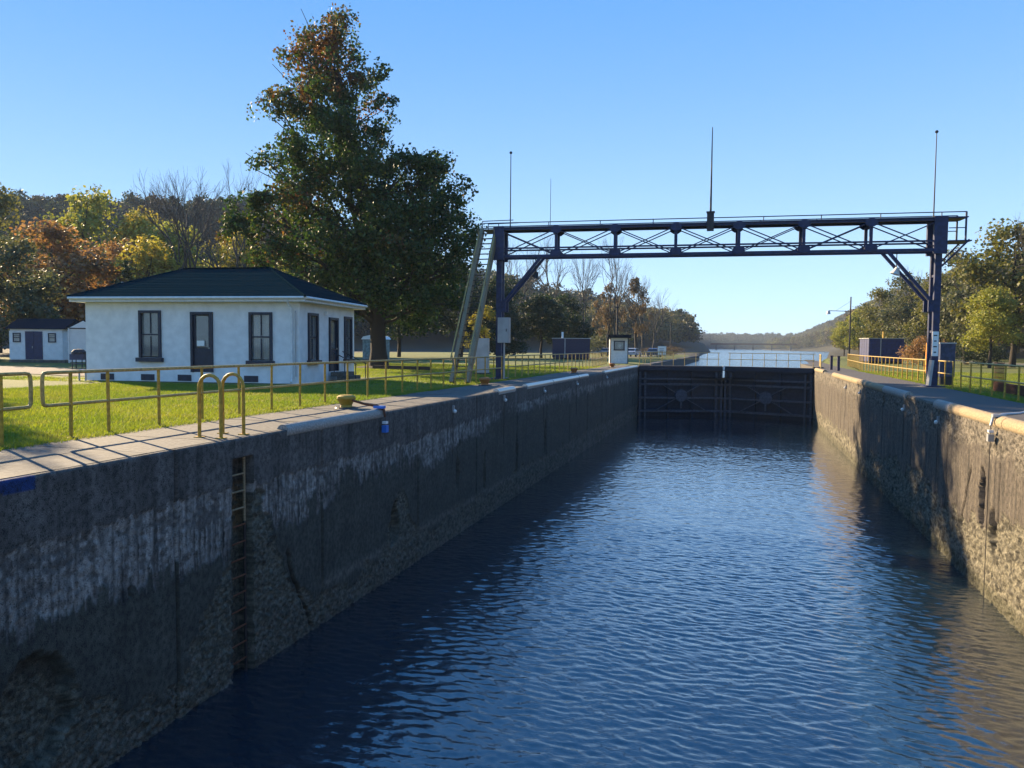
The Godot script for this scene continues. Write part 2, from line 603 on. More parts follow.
# ---------------------------------------------------------------- lock walls
func left_look(s: float, y: float) -> Array:     # [colour, how far the face is worn back]
	var a := n1.get_noise_2d(s * 0.33, y * 0.6)
	var b := n2.get_noise_2d(s * 1.1, y * 1.5)
	var f := n2.get_noise_2d(s * 5.0 + 70.0, y * 5.0)
	var g := n2.get_noise_2d(s * 14.0, y * 14.0 + 30.0)
	var chip := n1.get_noise_2d(s * 26.0 + 9.0, y * 20.0)
	var pit := n3.get_noise_2d(s * 9.0 + 400.0, y * 9.0)
	var streak := n3.get_noise_2d(s * 2.6, y * 0.22 + 11.0)
	var streak2 := n3.get_noise_2d(s * 7.0 + 33.0, y * 0.3)
	var c := Color(0.20, 0.19, 0.175)
	var d := 0.004 * f
	c = c * (1.0 + 0.40 * streak + 0.30 * streak2 + 0.35 * b + 0.3 * g + 0.25 * chip)
	# worn pale band under the newer concrete cap
	var cap := -0.82 - 0.12 * b - 0.10 * a - 0.08 * f + 0.25 * sm(20.0, 30.0, s)
	var band := -1.75 + 0.35 * a + 0.22 * b + 0.28 * streak2 + 0.85 * sm(17.0, 26.0, s) + 0.5 * sm(11.0, 15.0, s) * (1.0 - sm(15.0, 20.0, s))
	var streak3 := n3.get_noise_2d(s * 15.0 + 80.0, y * 0.55)
	var mottled := Color(0.44, 0.42, 0.385) * (1.0 + 0.7 * streak2 + 0.8 * streak3 + 0.35 * f + 0.2 * g + 0.4 * b)
	band += 0.06 * chip + 0.08 * g + 0.16 * streak3
	cap += 0.05 * g + 0.03 * chip
	var k := sm(cap + 0.012, cap - 0.012, y) * sm(band - 0.06, band + 0.06, y)
	mottled = mottled.lerp(Color(0.15, 0.145, 0.135), 0.8 * sm(0.12, 0.36, b + 0.5 * f + 0.2 * pit))
	c = c.lerp(mottled, k)
	d += k * (0.022 + 0.02 * f + 0.012 * g + 0.01 * streak3)
	# dark wet growth
	var wet := sm(band + 0.05, band - 0.06, y)
	var dark := Color(0.105, 0.11, 0.088) * (1.0 + 0.4 * b + 0.3 * f + 0.25 * streak + 0.2 * g)
	c = c.lerp(dark, wet)
	# crumbled, lighter concrete below and round the ladder
	var rough := sm(-0.12, 0.12, (-3.6 - y) + 2.3 * exp(-pow((s - 11.0) / 1.1, 2.0)) + 1.3 * exp(-pow((s - 6.6) / 0.9, 2.0)) + 1.5 * exp(-pow((s - 16.9) / 0.75, 2.0)) + 0.35 * sm(20.0, 30.0, s) + 0.45 * a + 0.35 * b)
	var crumb := Color(0.19, 0.19, 0.14) * (1.0 + 0.9 * f + 0.8 * g + 0.4 * b)
	crumb = crumb.lerp(Color(0.30, 0.27, 0.22), sm(0.05, 0.4, f + 0.9 * g) * sm(-2.9, -3.7, y + 0.5 * a))
	crumb = crumb.lerp(Color(0.06, 0.062, 0.048), 0.6 * sm(0.10, 0.30, pit + 0.5 * f)).lerp(Color(0.33, 0.32, 0.26), 0.5 * sm(0.16, 0.34, chip - 0.4 * pit))
	rough = sm(0.35, 0.65, rough + 0.5 * chip + 0.3 * g)
	c = c.lerp(crumb, rough)
	d += rough * (0.03 + 0.03 * f + 0.03 * g + 0.03 * b + 0.03 * chip + 0.03 * pit)
	# straight pale line along the old water mark
	var mark := exp(-pow((y + 3.35 + 0.05 * b) / 0.12, 2.0)) * sm(12.9, 13.6, s)
	c = c.lerp(Color(0.27, 0.26, 0.21) * (1.0 + 0.6 * f), 0.7 * mark * (1.0 - 0.5 * rough))
	# crack that runs down beside the ladder
	var cx := 12.05 + 0.85 * sm(-2.3, -4.3, y) + 0.05 * n2.get_noise_1d(y * 6.0)
	var crack := exp(-pow((s - cx) / 0.035, 2.0)) * sm(-2.2, -2.5, y)
	d += crack * 0.16
	# hollows knocked into the wall
	for hole in [[6.75, -2.95, 0.55, 0.75, 0.22], [16.65, -2.85, 0.28, 0.55, 0.25], [20.9, -2.2, 0.12, 0.5, 0.1], [23.4, -2.6, 0.10, 0.7, 0.12], [27.2, -2.5, 0.12, 0.8, 0.12], [31.5, -2.4, 0.12, 0.8, 0.12], [8.2, -1.9, 0.06, 0.06, 0.05]]:
		var e := pow((s - hole[0] + 0.12 * b) / hole[2], 2.0) + pow((y - hole[1] + 0.1 * f) / hole[3], 2.0)
		d += hole[4] * sm(1.15, 0.75, e)
	# recess for the ladder
	var niche := sm(10.47, 10.50, s) * (1.0 - sm(11.0, 11.03, s)) * sm(-0.35, -0.38, y)
	d = lerpf(d, 0.32, niche)
	# rust and yellow paint beside the rungs
	var paint := niche * sm(0.05, 0.25, f + 0.3) * sm(-1.75, -1.6, y) * sm(-0.75, -0.85, y)
	c = c.lerp(Color(0.36, 0.20, 0.06), paint * 0.7)
	# blue mooring mark painted on the edge
	if s > 6.0 and s < 6.82 and y > -0.16 + 0.02 * f: c = Color(0.02, 0.075, 0.30) * (1.0 + 0.3 * b)
	return [Color(maxf(c.r, 0.008), maxf(c.g, 0.008), maxf(c.b, 0.008)), d]

func right_look(s: float, y: float) -> Array:
	var a := n1.get_noise_2d(s * 0.3 + 200.0, y * 0.6)
	var b := n2.get_noise_2d(s * 1.2 + 200.0, y * 1.4)
	var f := n2.get_noise_2d(s * 4.5 + 270.0, y * 4.5)
	var g := n2.get_noise_2d(s * 13.0 + 200.0, y * 13.0 + 30.0)
	var chip := n1.get_noise_2d(s * 18.0 + 900.0, y * 18.0)
	var pit := n3.get_noise_2d(s * 7.0 + 700.0, y * 7.0)
	var streak := n3.get_noise_2d(s * 1.7 + 200.0, y * 0.18 + 11.0)
	var streak2 := n3.get_noise_2d(s * 5.0 + 233.0, y * 0.25)
	# broken, pale top
	var c := Color(0.36, 0.315, 0.25) * (1.0 + 0.45 * f + 0.5 * g + 0.35 * b)
	c = c.lerp(Color(0.10, 0.085, 0.065), sm(0.15, 0.3, pit + 0.4 * chip))
	var d := 0.02 + 0.035 * f + 0.03 * g + 0.02 * b + 0.025 * chip + 0.03 * pit
	# smooth stained middle
	var top := -0.75 + 0.25 * b + 0.3 * a + 0.2 * streak
	var k := sm(top + 0.1, top - 0.1, y)
	var mid := Color(0.18, 0.15, 0.12) * (1.0 + 0.45 * streak + 0.3 * streak2 + 0.25 * b + 0.15 * g)
	mid = mid.lerp(Color(0.29, 0.24, 0.18), sm(0.1, 0.35, streak2) * 0.6)
	c = c.lerp(mid, k)
	d = lerpf(d, 0.01 + 0.012 * f, k)
	# crumbled, crusted foot
	var low := -2.55 + 0.5 * a + 0.35 * b - 0.5 * sm(30.0, 36.0, s) + 0.55 * (1.0 - sm(17.0, 21.0, s))
	var r := sm(low + 0.15, low - 0.15, y)
	var crust := Color(0.34, 0.305, 0.215) * (1.0 + 0.7 * f + 0.9 * g)
	crust = crust.lerp(Color(0.48, 0.43, 0.30), sm(0.0, 0.4, f + 0.9 * g) * sm(-2.9, -3.5, y + 0.4 * a))
	crust = crust.lerp(Color(0.07, 0.06, 0.04), sm(0.12, 0.4, n2.get_noise_2d(s * 2.3 + 500.0, y * 2.3)))
	crust = crust.lerp(Color(0.11, 0.10, 0.07), 0.7 * sm(0.12, 0.30, pit + 0.5 * f)).lerp(Color(0.60, 0.55, 0.41), 0.5 * sm(0.14, 0.3, chip - 0.3 * pit))
	r = sm(0.35, 0.65, r + 0.5 * chip)
	c = c.lerp(crust, r)
	d += r * (0.03 + 0.035 * f + 0.04 * g + 0.03 * b + 0.03 * chip + 0.035 * pit)
	# green slime at the water's edge
	c = c.lerp(Color(0.10, 0.10, 0.045), 0.6 * sm(-3.75, -3.95, y + 0.12 * f))
	for hole in [[20.1, -1.95, 0.22, 0.75, 0.2], [19.3, -2.6, 0.25, 0.6, 0.15], [33.0, -0.5, 0.2, 0.25, 0.1], [28.3, -0.35, 0.9, 0.25, 0.07], [46.0, -2.0, 0.1, 1.3, 0.1], [52.0, -2.2, 0.12, 1.2, 0.12], [41.0, -1.4, 0.1, 1.0, 0.08]]:
		var e := pow((s - hole[0] + 0.2 * b) / hole[2], 2.0) + pow((y - hole[1] + 0.1 * f) / hole[3], 2.0)
		d += hole[4] * sm(1.2, 0.7, e)
	var crack := exp(-pow((s - 21.2 + 0.45 * (y + 1.6) + 0.08 * b) / 0.04, 2.0)) * sm(-1.2, -1.5, y) * sm(-3.2, -2.8, y)
	d += crack * 0.14
	return [Color(maxf(c.r, 0.01), maxf(c.g, 0.01), maxf(c.b, 0.01)), d]

func wall_section(left: bool, s0: float, s1: float, step: float) -> ArrayMesh:
	var pos := PackedVector3Array()
	var col := PackedColorArray()
	var nu := maxi(2, int((s1 - s0) / step) + 1)
	var y_top := 0.0
	var nv := int(5.2 / step) + 1
	# a joint groove 3 cm deep closes each section at both ends
	for j in nv + 1:
		var y := y_top - 5.2 * maxi(j - 1, 0) / (nv - 1)
		for i in nu:
			var s := lerpf(s0 + 0.012, s1 - 0.012, i / (nu - 1.0))
			var look := left_look(s, y) if left else right_look(s, y)
			var d: float = look[1]
			if i == 0 or i == nu - 1: d += 0.05
			if j == 1: d = minf(d, 0.02) + 0.02
			if j == 0: d = 0.45
			var x := (LX - d) if left else (RX + d)
			pos.append(Vector3(x, y, -s))
			col.append(look[0])
	return sheet(nu, nv + 1, pos, col, not left)

func make_lock_walls() -> void:
	for side in 2:
		var left := side == 0
		var w := thing("lock_wall", "shaded left concrete wall of the lock chamber, dark and weathered with a ladder recess" if left else "sunlit right concrete wall of the lock chamber, tan and crumbling at its foot", "lock wall")
		var cuts := [-9.0, -1.0, 5.0, 9.15, 13.25, 18.0, 22.6, 27.2, 31.8, 36.4, 41.0, 45.6, 50.2, 54.8, 59.4, -GATE_Z + 0.6] if left else [-9.0, 0.0, 10.0, 14.5, 18.9, 23.3, 27.8, 33.2, 38.0, 42.8, 47.6, 52.4, 57.2, -GATE_Z + 0.6]
		for k in cuts.size() - 1:
			var st := 0.45
			if cuts[k] > 4.0: st = 0.026 if left else 0.05
			if cuts[k] > 13.0: st = 0.036 if left else 0.04
			if cuts[k] > 17.5: st = 0.055 if left else 0.05
			if cuts[k] > 36.0: st = 0.12
			obj("wall_section", wall_section(left, cuts[k], cuts[k + 1], st), M.wall_concrete, w)
		# solid body behind the worn face
		var x0 := LX - 0.9 if left else RX + 0.45
		bx(w, "core", Vector3(x0 + 0.22, -2.7, (9.0 + GATE_Z) / 2), Vector3(0.44, 5.3, -GATE_Z + 9.0), M.coping_dark)
	# guide walls of the canal above the gate
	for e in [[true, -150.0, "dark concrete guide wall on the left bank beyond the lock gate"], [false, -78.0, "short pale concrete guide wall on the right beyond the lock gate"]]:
		var g := thing("guide_wall", e[2], "wall", Vector3(0, 0, GATE_Z - 3.1))
		var zend: float = e[1]
		var n := int((GATE_Z - 3.1 - zend) / 6.0)
		for k in n:
			var za: float = (zend - (GATE_Z - 3.1)) * k / n; var zb: float = (zend - (GATE_Z - 3.1)) * (k + 1) / n
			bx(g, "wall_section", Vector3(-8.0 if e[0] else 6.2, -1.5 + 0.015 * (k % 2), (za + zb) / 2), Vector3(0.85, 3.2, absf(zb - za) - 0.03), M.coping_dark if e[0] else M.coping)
	# gate recesses: the wall ends carry square quoins
	for e in [[LX - 0.55, "shaded concrete pier at the left hinge of the lock gate"], [RX + 0.55, "sunlit concrete pier at the right hinge of the lock gate"]]:
		var p := thing("gate_pier", e[1], "pier", Vector3(e[0], WATER - 1.0, GATE_Z - 1.9))
		bx(p, "shaft", Vector3(0, 2.58, 0), Vector3(1.1, 5.15, 2.4), M.coping_dark)
		bx(p, "cap", Vector3(0, 5.175, 0), Vector3(1.14, 0.04, 2.36), M.coping)

# ---------------------------------------------------------------- walkways along the lock
func make_walkways() -> void:
	# left: concrete slabs in two rows
	var w := thing("lockside_pavement", "grey concrete slab pavement along the left lock wall", "pavement", Vector3(LX, 0, 0))
	w.set_meta("kind", "structure"); w.remove_meta("category"); w.remove_meta("label")
	var mats := [M.coping, M.coping_pale, M.coping_dark, M.coping]
	var z := 8.0
	var k := 0
	var gap_from := 11.9
	while z > GATE_Z - 2.0:
		var ln := 1.52
		for row in 2:
			var wide := 1.12 if row == 0 else 1.22
			var xc := -0.60 if row == 0 else -1.78
			var tilt := Basis.from_euler(Vector3(rng.randf_range(-1, 1), 0, rng.randf_range(-1, 1)) * 0.0035)
			var inset := 0.035 if row == 0 else 0.0
			bx(w, "slab", Vector3(xc - inset, -0.055 + rng.randf_range(-0.004, 0.004), z - ln / 2), Vector3(wide - 0.014 - inset * 2, 0.12, ln - 0.014), mats[(k * 7 + row * 3) % 4], tilt)
		z -= ln
		k += 1
	# right: road of tan-grey asphalt
	var s := Soup.new()
	for i in 60:
		var za := 6.0 - i * 2.0
		var zb := za - 2.0
		var ea := 8.35 + maxf(0.0, -za - 70.0) * 0.04 + n2.get_noise_1d(za) * 0.12; var eb := 8.35 + maxf(0.0, -zb - 70.0) * 0.04 + n2.get_noise_1d(zb) * 0.12
		var ia := RX + 0.25 + maxf(0.0, -za - 64.0) * 0.06; var ib := RX + 0.25 + maxf(0.0, -zb - 64.0) * 0.06
		s.quad(Vector3(ia, 0.006, za), Vector3(ib, 0.006, zb), Vector3(eb, 0.006, zb), Vector3(ea, 0.006, za))
	struct_obj("lockside_road", s.commit(), M.asphalt)
	# edging strips of the right wall
	var kb := thing("wall_coping", "sunlit concrete edging along the top of the right lock wall", "coping", Vector3(RX, 0, 0))
	z = 8.0
	k = 0
	while z > GATE_Z:
		bx(kb, "coping_block", Vector3(0.27, -0.085 + rng.randf_range(-0.006, 0.006), z - 1.25), Vector3(0.42, 0.20, 2.485), mats[k % 3])
		z -= 2.5
		k += 1
	# rounded nosings on the edges; broken away in places
	var nl := thing("edge_nosing", "pale rounded nosing pieces along the left lock edge", "edge nosing", Vector3(LX, 0, 0))
	for e in [[12.05, 16.0], [24.9, 26.9], [28.6, 32.9], [33.0, 38.6], [38.7, 41.2], [46.5, 52.0], [52.1, 57.5], [57.6, 62.3]]:
		var a := Vector3(-0.10, -0.035, -e[0]); var b := Vector3(-0.10, -0.035, -e[1])
		obj("nosing_piece", tube([a, b], [0.13, 0.13], 14), M.nosing if e[0] < 20 else M.steel_pale, nl)
	var nr := thing("edge_nosing", "thick rounded tan nosing pieces along the right lock edge", "edge nosing", Vector3(RX, 0, 0))
	for e in [[-3.0, 4.0, 1], [4.03, 9.0, 1], [9.03, 13.9, 1], [13.93, 18.8, 1], [18.83, 23.2, 1], [23.23, 24.9, 0], [28.9, 30.7, 0], [30.73, 33.3, 0], [33.4, 37.0, 1], [37.05, 42.0, 1], [42.05, 47.0, 1], [47.05, 50.5, 1], [56.0, 62.0, 1]]:
		var a := Vector3(0.12, -0.02, -e[0]); var b := Vector3(0.12, -0.02, -e[1])
		obj("nosing_piece", tube([a, b], [0.155, 0.155], 16), M.nosing_tan if e[2] else M.nosing, nr)  # greyer pieces span the tree shadow; its shade is put into their colour

# ---------------------------------------------------------------- lock gates
func make_gates() -> void:
	var mid := Vector3((LX + RX) / 2, 0, GATE_Z - 2.4)
	for side in 2:
		var hinge := Vector3(LX if side == 0 else RX, 0, GATE_Z)
		var d := (mid - hinge)
		var L := d.length()
		var turn := atan2(-d.z, d.x)
		var g := thing("lock_gate", "dark steel lock gate leaf hinged at the shaded left wall" if side == 0 else "dark steel lock gate leaf hinged at the sunlit right wall", "lock gate", hinge + Vector3(0, WATER - 0.8, 0), turn, "closed gate leaves at the end of the lock")
		var T := -WATER + 0.8       # height of the top above the leaf's origin
		var sz := 1.0 if side == 0 else -1.0   # local +z faces the camera for the left leaf only
		# local x runs from hinge to mitre
		bx(g, "skin_plate", Vector3(L / 2, T / 2 - 0.05, -0.25 * sz), Vector3(L - 0.02, T - 0.1, 0.06), M.gate_steel)
		for e in [[T - 0.16, 0.30, 0.42], [T - 1.05, 0.14, 0.34], [T - 1.5, 0.16, 0.34], [T - 2.65, 0.16, 0.34], [T - 3.75, 0.18, 0.34]]:
			bx(g, "girder", Vector3(L / 2, e[0], (-0.22 + e[2] / 2 - 0.003) * sz), Vector3(L - 0.06, e[1], e[2]), M.gate_steel if e[0] > T - 0.5 else M.gate_rib)
		for x in [0.18, 0.62, L * 0.36, L * 0.64, L - 0.62, L - 0.18]:
			bx(g, "stiffener", Vector3(x, T / 2 - 0.2, (-0.22 + 0.14) * sz), Vector3(0.16, T - 0.5, 0.28), M.gate_rib if x < 0.7 or x > L - 0.7 else M.gate_steel)
		var hub := Vector3(L * 0.5, T - 2.45, 0.17 * sz)
		for c in [Vector3(L * 0.29, T - 1.55, 0.15 * sz), Vector3(L * 0.71, T - 1.55, 0.15 * sz), Vector3(L * 0.2, T - 3.7, 0.15 * sz), Vector3(L * 0.8, T - 3.7, 0.15 * sz)]:
			bar(g, "diagonal_brace", hub, c, 0.2, 0.06, M.gate_rib)
		var plate := obj("hub_plate", lathe([Vector2(0, 0.05), Vector2(0.5, 0.05), Vector2(0.55, 0.0), Vector2(0.55, -0.05), Vector2(0, -0.05)], 8), M.gate_rib, g)
		plate.transform = Transform3D(Basis(Vector3.RIGHT, PI / 2), hub + Vector3(0, 0, 0.04 * sz))
		bx(g, "hub_bar", hub + Vector3(0, -0.3, 0.08 * sz), Vector3(0.14, 1.5, 0.06), M.gate_rib)
		bx(g, "walkway", Vector3(L / 2, T + 0.03, -0.3 * sz), Vector3(L - 0.05, 0.06, 0.95), M.gate_steel)
		if side == 0: bx(g, "mitre_marker", Vector3(L - 0.08, T - 0.06, 0.24 * sz), Vector3(0.16, 0.34, 0.05), M.white_trim)
		for k in 8:
			rod(g, "rail_post", Vector3(0.25 + (L - 0.5) * k / 7, T + 0.06, -0.7 * sz), Vector3(0.25 + (L - 0.5) * k / 7, T + 1.2, -0.7 * sz), 0.024, M.yellow_sunlit)
		for y in [0.65, 1.18]:
			rod(g, "rail", Vector3(0.1, T + y, -0.7 * sz), Vector3(L - 0.1, T + y, -0.7 * sz), 0.024, M.yellow_sunlit)

# ---------------------------------------------------------------- gantry
func make_gantry() -> void:
	var z := -34.2
	var xl := -11.15
	var xr := 8.1
	var g := thing("footbridge_gantry", "navy steel lattice gantry spanning the lock on tall posts", "gantry", Vector3(xl, 0, z), 0.1)
	var W := xr - xl
	var top := 7.15
	var low := 5.88
	var half := 0.42
	for s: float in [-1.0, 1.0]:
		var zz: float = half * s
		bx(g, "top_chord", Vector3(W / 2, top, zz), Vector3(W + 0.5, 0.08, 0.12), M.navy)
		bx(g, "bottom_chord", Vector3(W / 2, low, zz), Vector3(W + 0.5, 0.12, 0.12), M.navy)
		bx(g, "middle_chord", Vector3(W / 2, low + 0.38, zz), Vector3(W, 0.07, 0.08), M.navy)
		var n := 7
		var step := W / n
		for k in n:
			var a := step * k; var b := step * (k + 1)
			bar(g, "diagonal", Vector3(a + 0.1, low + 0.1, zz), Vector3(b - 0.1, top - 0.06, zz + 0.03 * s), 0.07, 0.04, M.navy)
			bar(g, "diagonal", Vector3(a + 0.1, top - 0.06, zz - 0.03 * s), Vector3(b - 0.1, low + 0.1, zz - 0.03 * s), 0.07, 0.04, M.navy)
		for k in range(1, n):
			bx(g, "vertical", Vector3(step * k, (top + low) / 2, zz), Vector3(0.13, top - low - 0.1, 0.09), M.navy)
			var oct := PackedVector2Array()
			for i in 8:
				oct.append(Vector2(cos(TAU * (i + 0.5) / 8) * 0.28, sin(TAU * (i + 0.5) / 8) * 0.19))
			var gm := prism(oct, -0.02, 0.02)
			for y in [top - 0.06, low + 0.12]:
				var p := obj("gusset_plate", gm, M.navy, g)
				p.position = Vector3(step * k, y, zz + 0.082 * s)
		# portal posts and knee braces
		for e in [[0.0, 1.0], [W, -1.0]]:
			var x: float = e[0]
			bx(g, "post", Vector3(x, low / 2, zz * 0.62), Vector3(0.26, low - 0.1, 0.16), M.navy)
			bx(g, "end_plate", Vector3(x, (top + low) / 2 - 0.02, zz + 0.005 * s), Vector3(0.52, top - low + 0.30, 0.17), M.navy)
			bar(g, "knee_brace", Vector3(x + 0.1 * e[1], 3.55, zz * 0.7), Vector3(x + 2.05 * e[1], low - 0.03, zz * 0.95), 0.13, 0.12, M.navy)
			bx(g, "corner_gusset", Vector3(x + 0.16 * e[1], 3.5, zz * 0.7), Vector3(0.36, 0.5, 0.1), M.navy)
	for x in [0.0, W]:
		bx(g, "base_plate", Vector3(x, 0.04, 0), Vector3(0.75, 0.05, 1.1), M.navy)
		for y in [1.2, 2.4, 3.6, 4.8]:
			bx(g, "lacing", Vector3(x, y, 0), Vector3(0.18, 0.10, half * 1.05), M.navy)
	bx(g, "gantry_deck", Vector3(W / 2 + 0.4, top + 0.085, 0), Vector3(W + 1.3, 0.04, 1.02), M.dark_metal)
	# hand rails
	for s: float in [-1.0, 1.0]:
		for y in [0.28, 0.52]:
			rod(g, "hand_rail", Vector3(-0.75, top + y - 0.22, 0.5 * s), Vector3(W + 0.95, top + y - 0.22, 0.5 * s), 0.022, M.navy)
		for k in 9:
			rod(g, "rail_post", Vector3(W * k / 8, top + 0.05, 0.5 * s), Vector3(W * k / 8, top + 0.32, 0.5 * s), 0.02, M.navy)
		# outrigger platform at the right end
		rod(g, "platform_post", Vector3(W + 0.95, low + 0.35, 0.5 * s), Vector3(W + 0.95, top + 0.3, 0.5 * s), 0.04, M.navy)
		rod(g, "platform_rail", Vector3(W + 0.3, low + 0.9, 0.5 * s), Vector3(W + 0.95, low + 0.9, 0.5 * s), 0.02, M.navy)
		rod(g, "platform_strut", Vector3(W + 0.1, low - 0.7, 0.4 * s), Vector3(W + 1.1, low + 0.4, 0.5 * s), 0.04, M.navy)
	bx(g, "platform_floor", Vector3(W + 0.75, low + 0.36, 0), Vector3(0.9, 0.05, 1.05), M.navy)
	# concrete footings
	for x in [0.0, W]:
		bx(g, "footing", Vector3(x, -0.02, 0), Vector3(1.0, 0.08, 1.35), M.coping_pale)
	bx(g, "pale_post_foot", Vector3(W - 0.19, 0.62, 0.38), Vector3(0.10, 1.1, 0.34), M.galvanised, Basis(Vector3.BACK, -0.09))
	# masts on top: each a thing
	var masts := [[0.40, 3.6, "slim dark mast with a small knob above the left post of the gantry", 0.03], [2.35, 2.35, "thin faint whip aerial on the gantry beside the left mast", 0.014], [W - 0.15, 3.7, "slim mast with a ball tip above the right post of the gantry", 0.03]]
	for m in masts:
		var t := thing("mast", m[2], "mast", Vector3(xl + m[0] * 0.997, top + 0.105, z - 0.2 - m[0] * 0.1))
		obj("pole", tube([Vector3.ZERO, Vector3(0, m[1], 0)], [m[3], m[3] * 0.6], 8), M.dark_metal, t)
		bx(t, "foot", Vector3(0, 0.03, 0), Vector3(0.14, 0.05, 0.14), M.dark_metal)
		if m[3] > 0.02:
			var b := obj("tip_ball", lathe([Vector2(0, -0.07), Vector2(0.05, -0.05), Vector2(0.075, 0), Vector2(0.05, 0.05), Vector2(0, 0.07)], 10), M.dark_metal, t)
			b.position.y = m[1] + 0.05
	var t := thing("signal_mast", "tall mast rising from a dark box at the middle of the gantry", "mast", Vector3(xl + 9.75, top + 0.105, z + 0.2 - 9.75 * 0.1))
	bx(t, "signal_box", Vector3(0, 0.02, 0.3), Vector3(0.30, 0.80, 0.26), M.dark_metal)
	bx(t, "box_lid", Vector3(0, 0.44, 0.3), Vector3(0.36, 0.05, 0.32), M.dark_metal)
	bx(t, "bracket", Vector3(0, 0.0, 0.1), Vector3(0.08, 0.3, 0.16), M.dark_metal)
	obj("pole", tube([Vector3(0, 0.1, 0.3), Vector3(0, 4.2, 0.3)], [0.05, 0.018], 8), M.dark_metal, t)
	# floodlight hanging from the right end
	for e in [[W - 1.62, "pale floodlight hanging under the right end of the gantry"], [1.75, "small dark floodlight hanging under the left end of the gantry"]]:
		var f := thing("floodlight", e[1], "floodlight", Vector3(xl + e[0] * 0.997, low - 0.10, z + 0.1 - e[0] * 0.1))
		var wh: bool = e[0] > 5.0
		rod(f, "stem", Vector3(0, 0, 0), Vector3(0, -0.62, 0), 0.02, M.dark_metal)
		var h := obj("lamp_head", lathe([Vector2(0, 0.16), Vector2(0.09, 0.15), Vector2(0.12, 0.02), Vector2(0.21, -0.14), Vector2(0.2, -0.16), Vector2(0, -0.13)], 12), M.lamp_white if wh else M.dark_metal, f)
		h.transform = Transform3D(Basis(Vector3.BACK, -0.35), Vector3(0, -0.75, 0))
	# control box and notice on the posts
	var cb := thing("control_cabinet", "pale grey control cabinet fixed to the left gantry post", "cabinet", Vector3(xl + 0.38, 1.75, z + 0.55))
	bx(cb, "case", Vector3(0, 0.62, 0), Vector3(0.55, 1.2, 0.32), M.galvanised)
	bx(cb, "door", Vector3(0, 0.62, 0.17), Vector3(0.49, 1.12, 0.02), M.galvanised)
	bx(cb, "handle", Vector3(0.17, 0.62, 0.19), Vector3(0.03, 0.14, 0.02), M.dark_metal)
	bx(cb, "mounting_rail", Vector3(-0.2, 0.62, -0.2), Vector3(0.3, 0.08, 0.1), M.navy)
	bx(cb, "conduit", Vector3(0.0, -0.86, -0.05), Vector3(0.06, 1.76, 0.06), M.galvanised)
	var sg := thing("depth_board", "white board with black marks fixed to the right gantry post", "sign", Vector3(xr - 0.1, 1.35, z + 0.46 - W * 0.1), 0.1)
	bx(sg, "board", Vector3(0, 0.52, 0), Vector3(0.24, 1.05, 0.03), M.paper)
	for k in 4:
		bx(sg, "mark", Vector3(-0.01, 0.16 + 0.24 * k, 0.017), Vector3(0.10 + 0.04 * (k % 2), 0.05, 0.006), M.black_paint)
	# stair ladder up to the deck
	var st := thing("ship_stair", "steep tan stair ladder leaning up to the left end of the gantry", "stair", Vector3(-11.5, 0, -29.7))
	var foot := Vector3(0, 0, 0)
	var head := Vector3(-0.2, 7.22, -4.4)
	var side := Vector3(0.36, 0, 0)
	for s: float in [-1.0, 1.0]:
		bar(st, "stringer", foot + side * s, head + side * s, 0.17, 0.28, M.stair_paint)
		bar(st, "hand_rail", foot + side * s * 1.12 + Vector3(0, 0.95, 0.1), head + side * s * 1.12 + Vector3(0, -0.2, 0.35), 0.045, 0.045, M.yellow_sunlit)
		for k in 6:
			var p := foot.lerp(head, (k + 0.5) / 6.0) + side * s * 1.12
			bar(st, "baluster", p, p + Vector3(0, 0.62, 0.22), 0.035, 0.035, M.stair_paint)
	for k in 27:
		var p := foot.lerp(head, (k + 0.7) / 27.5)
		bx(st, "tread", p, Vector3(0.64, 0.03, 0.20), M.dark_metal)
	# landing that joins the stair to the gantry deck
	bx(st, "landing", head + Vector3(0.45, 0.0, -0.45), Vector3(1.6, 0.05, 0.9), M.dark_metal)
	for s: float in [-1.0, 1.0]:
		rod(st, "landing_rail", head + Vector3(-0.36, 0.42, -0.45 + 0.42 * s), head + Vector3(1.2, 0.42, -0.45 + 0.42 * s), 0.02, M.navy)
		rod(st, "landing_post", head + Vector3(-0.36, 0.0, -0.45 + 0.42 * s), head + Vector3(-0.36, 0.44, -0.45 + 0.42 * s), 0.02, M.navy)

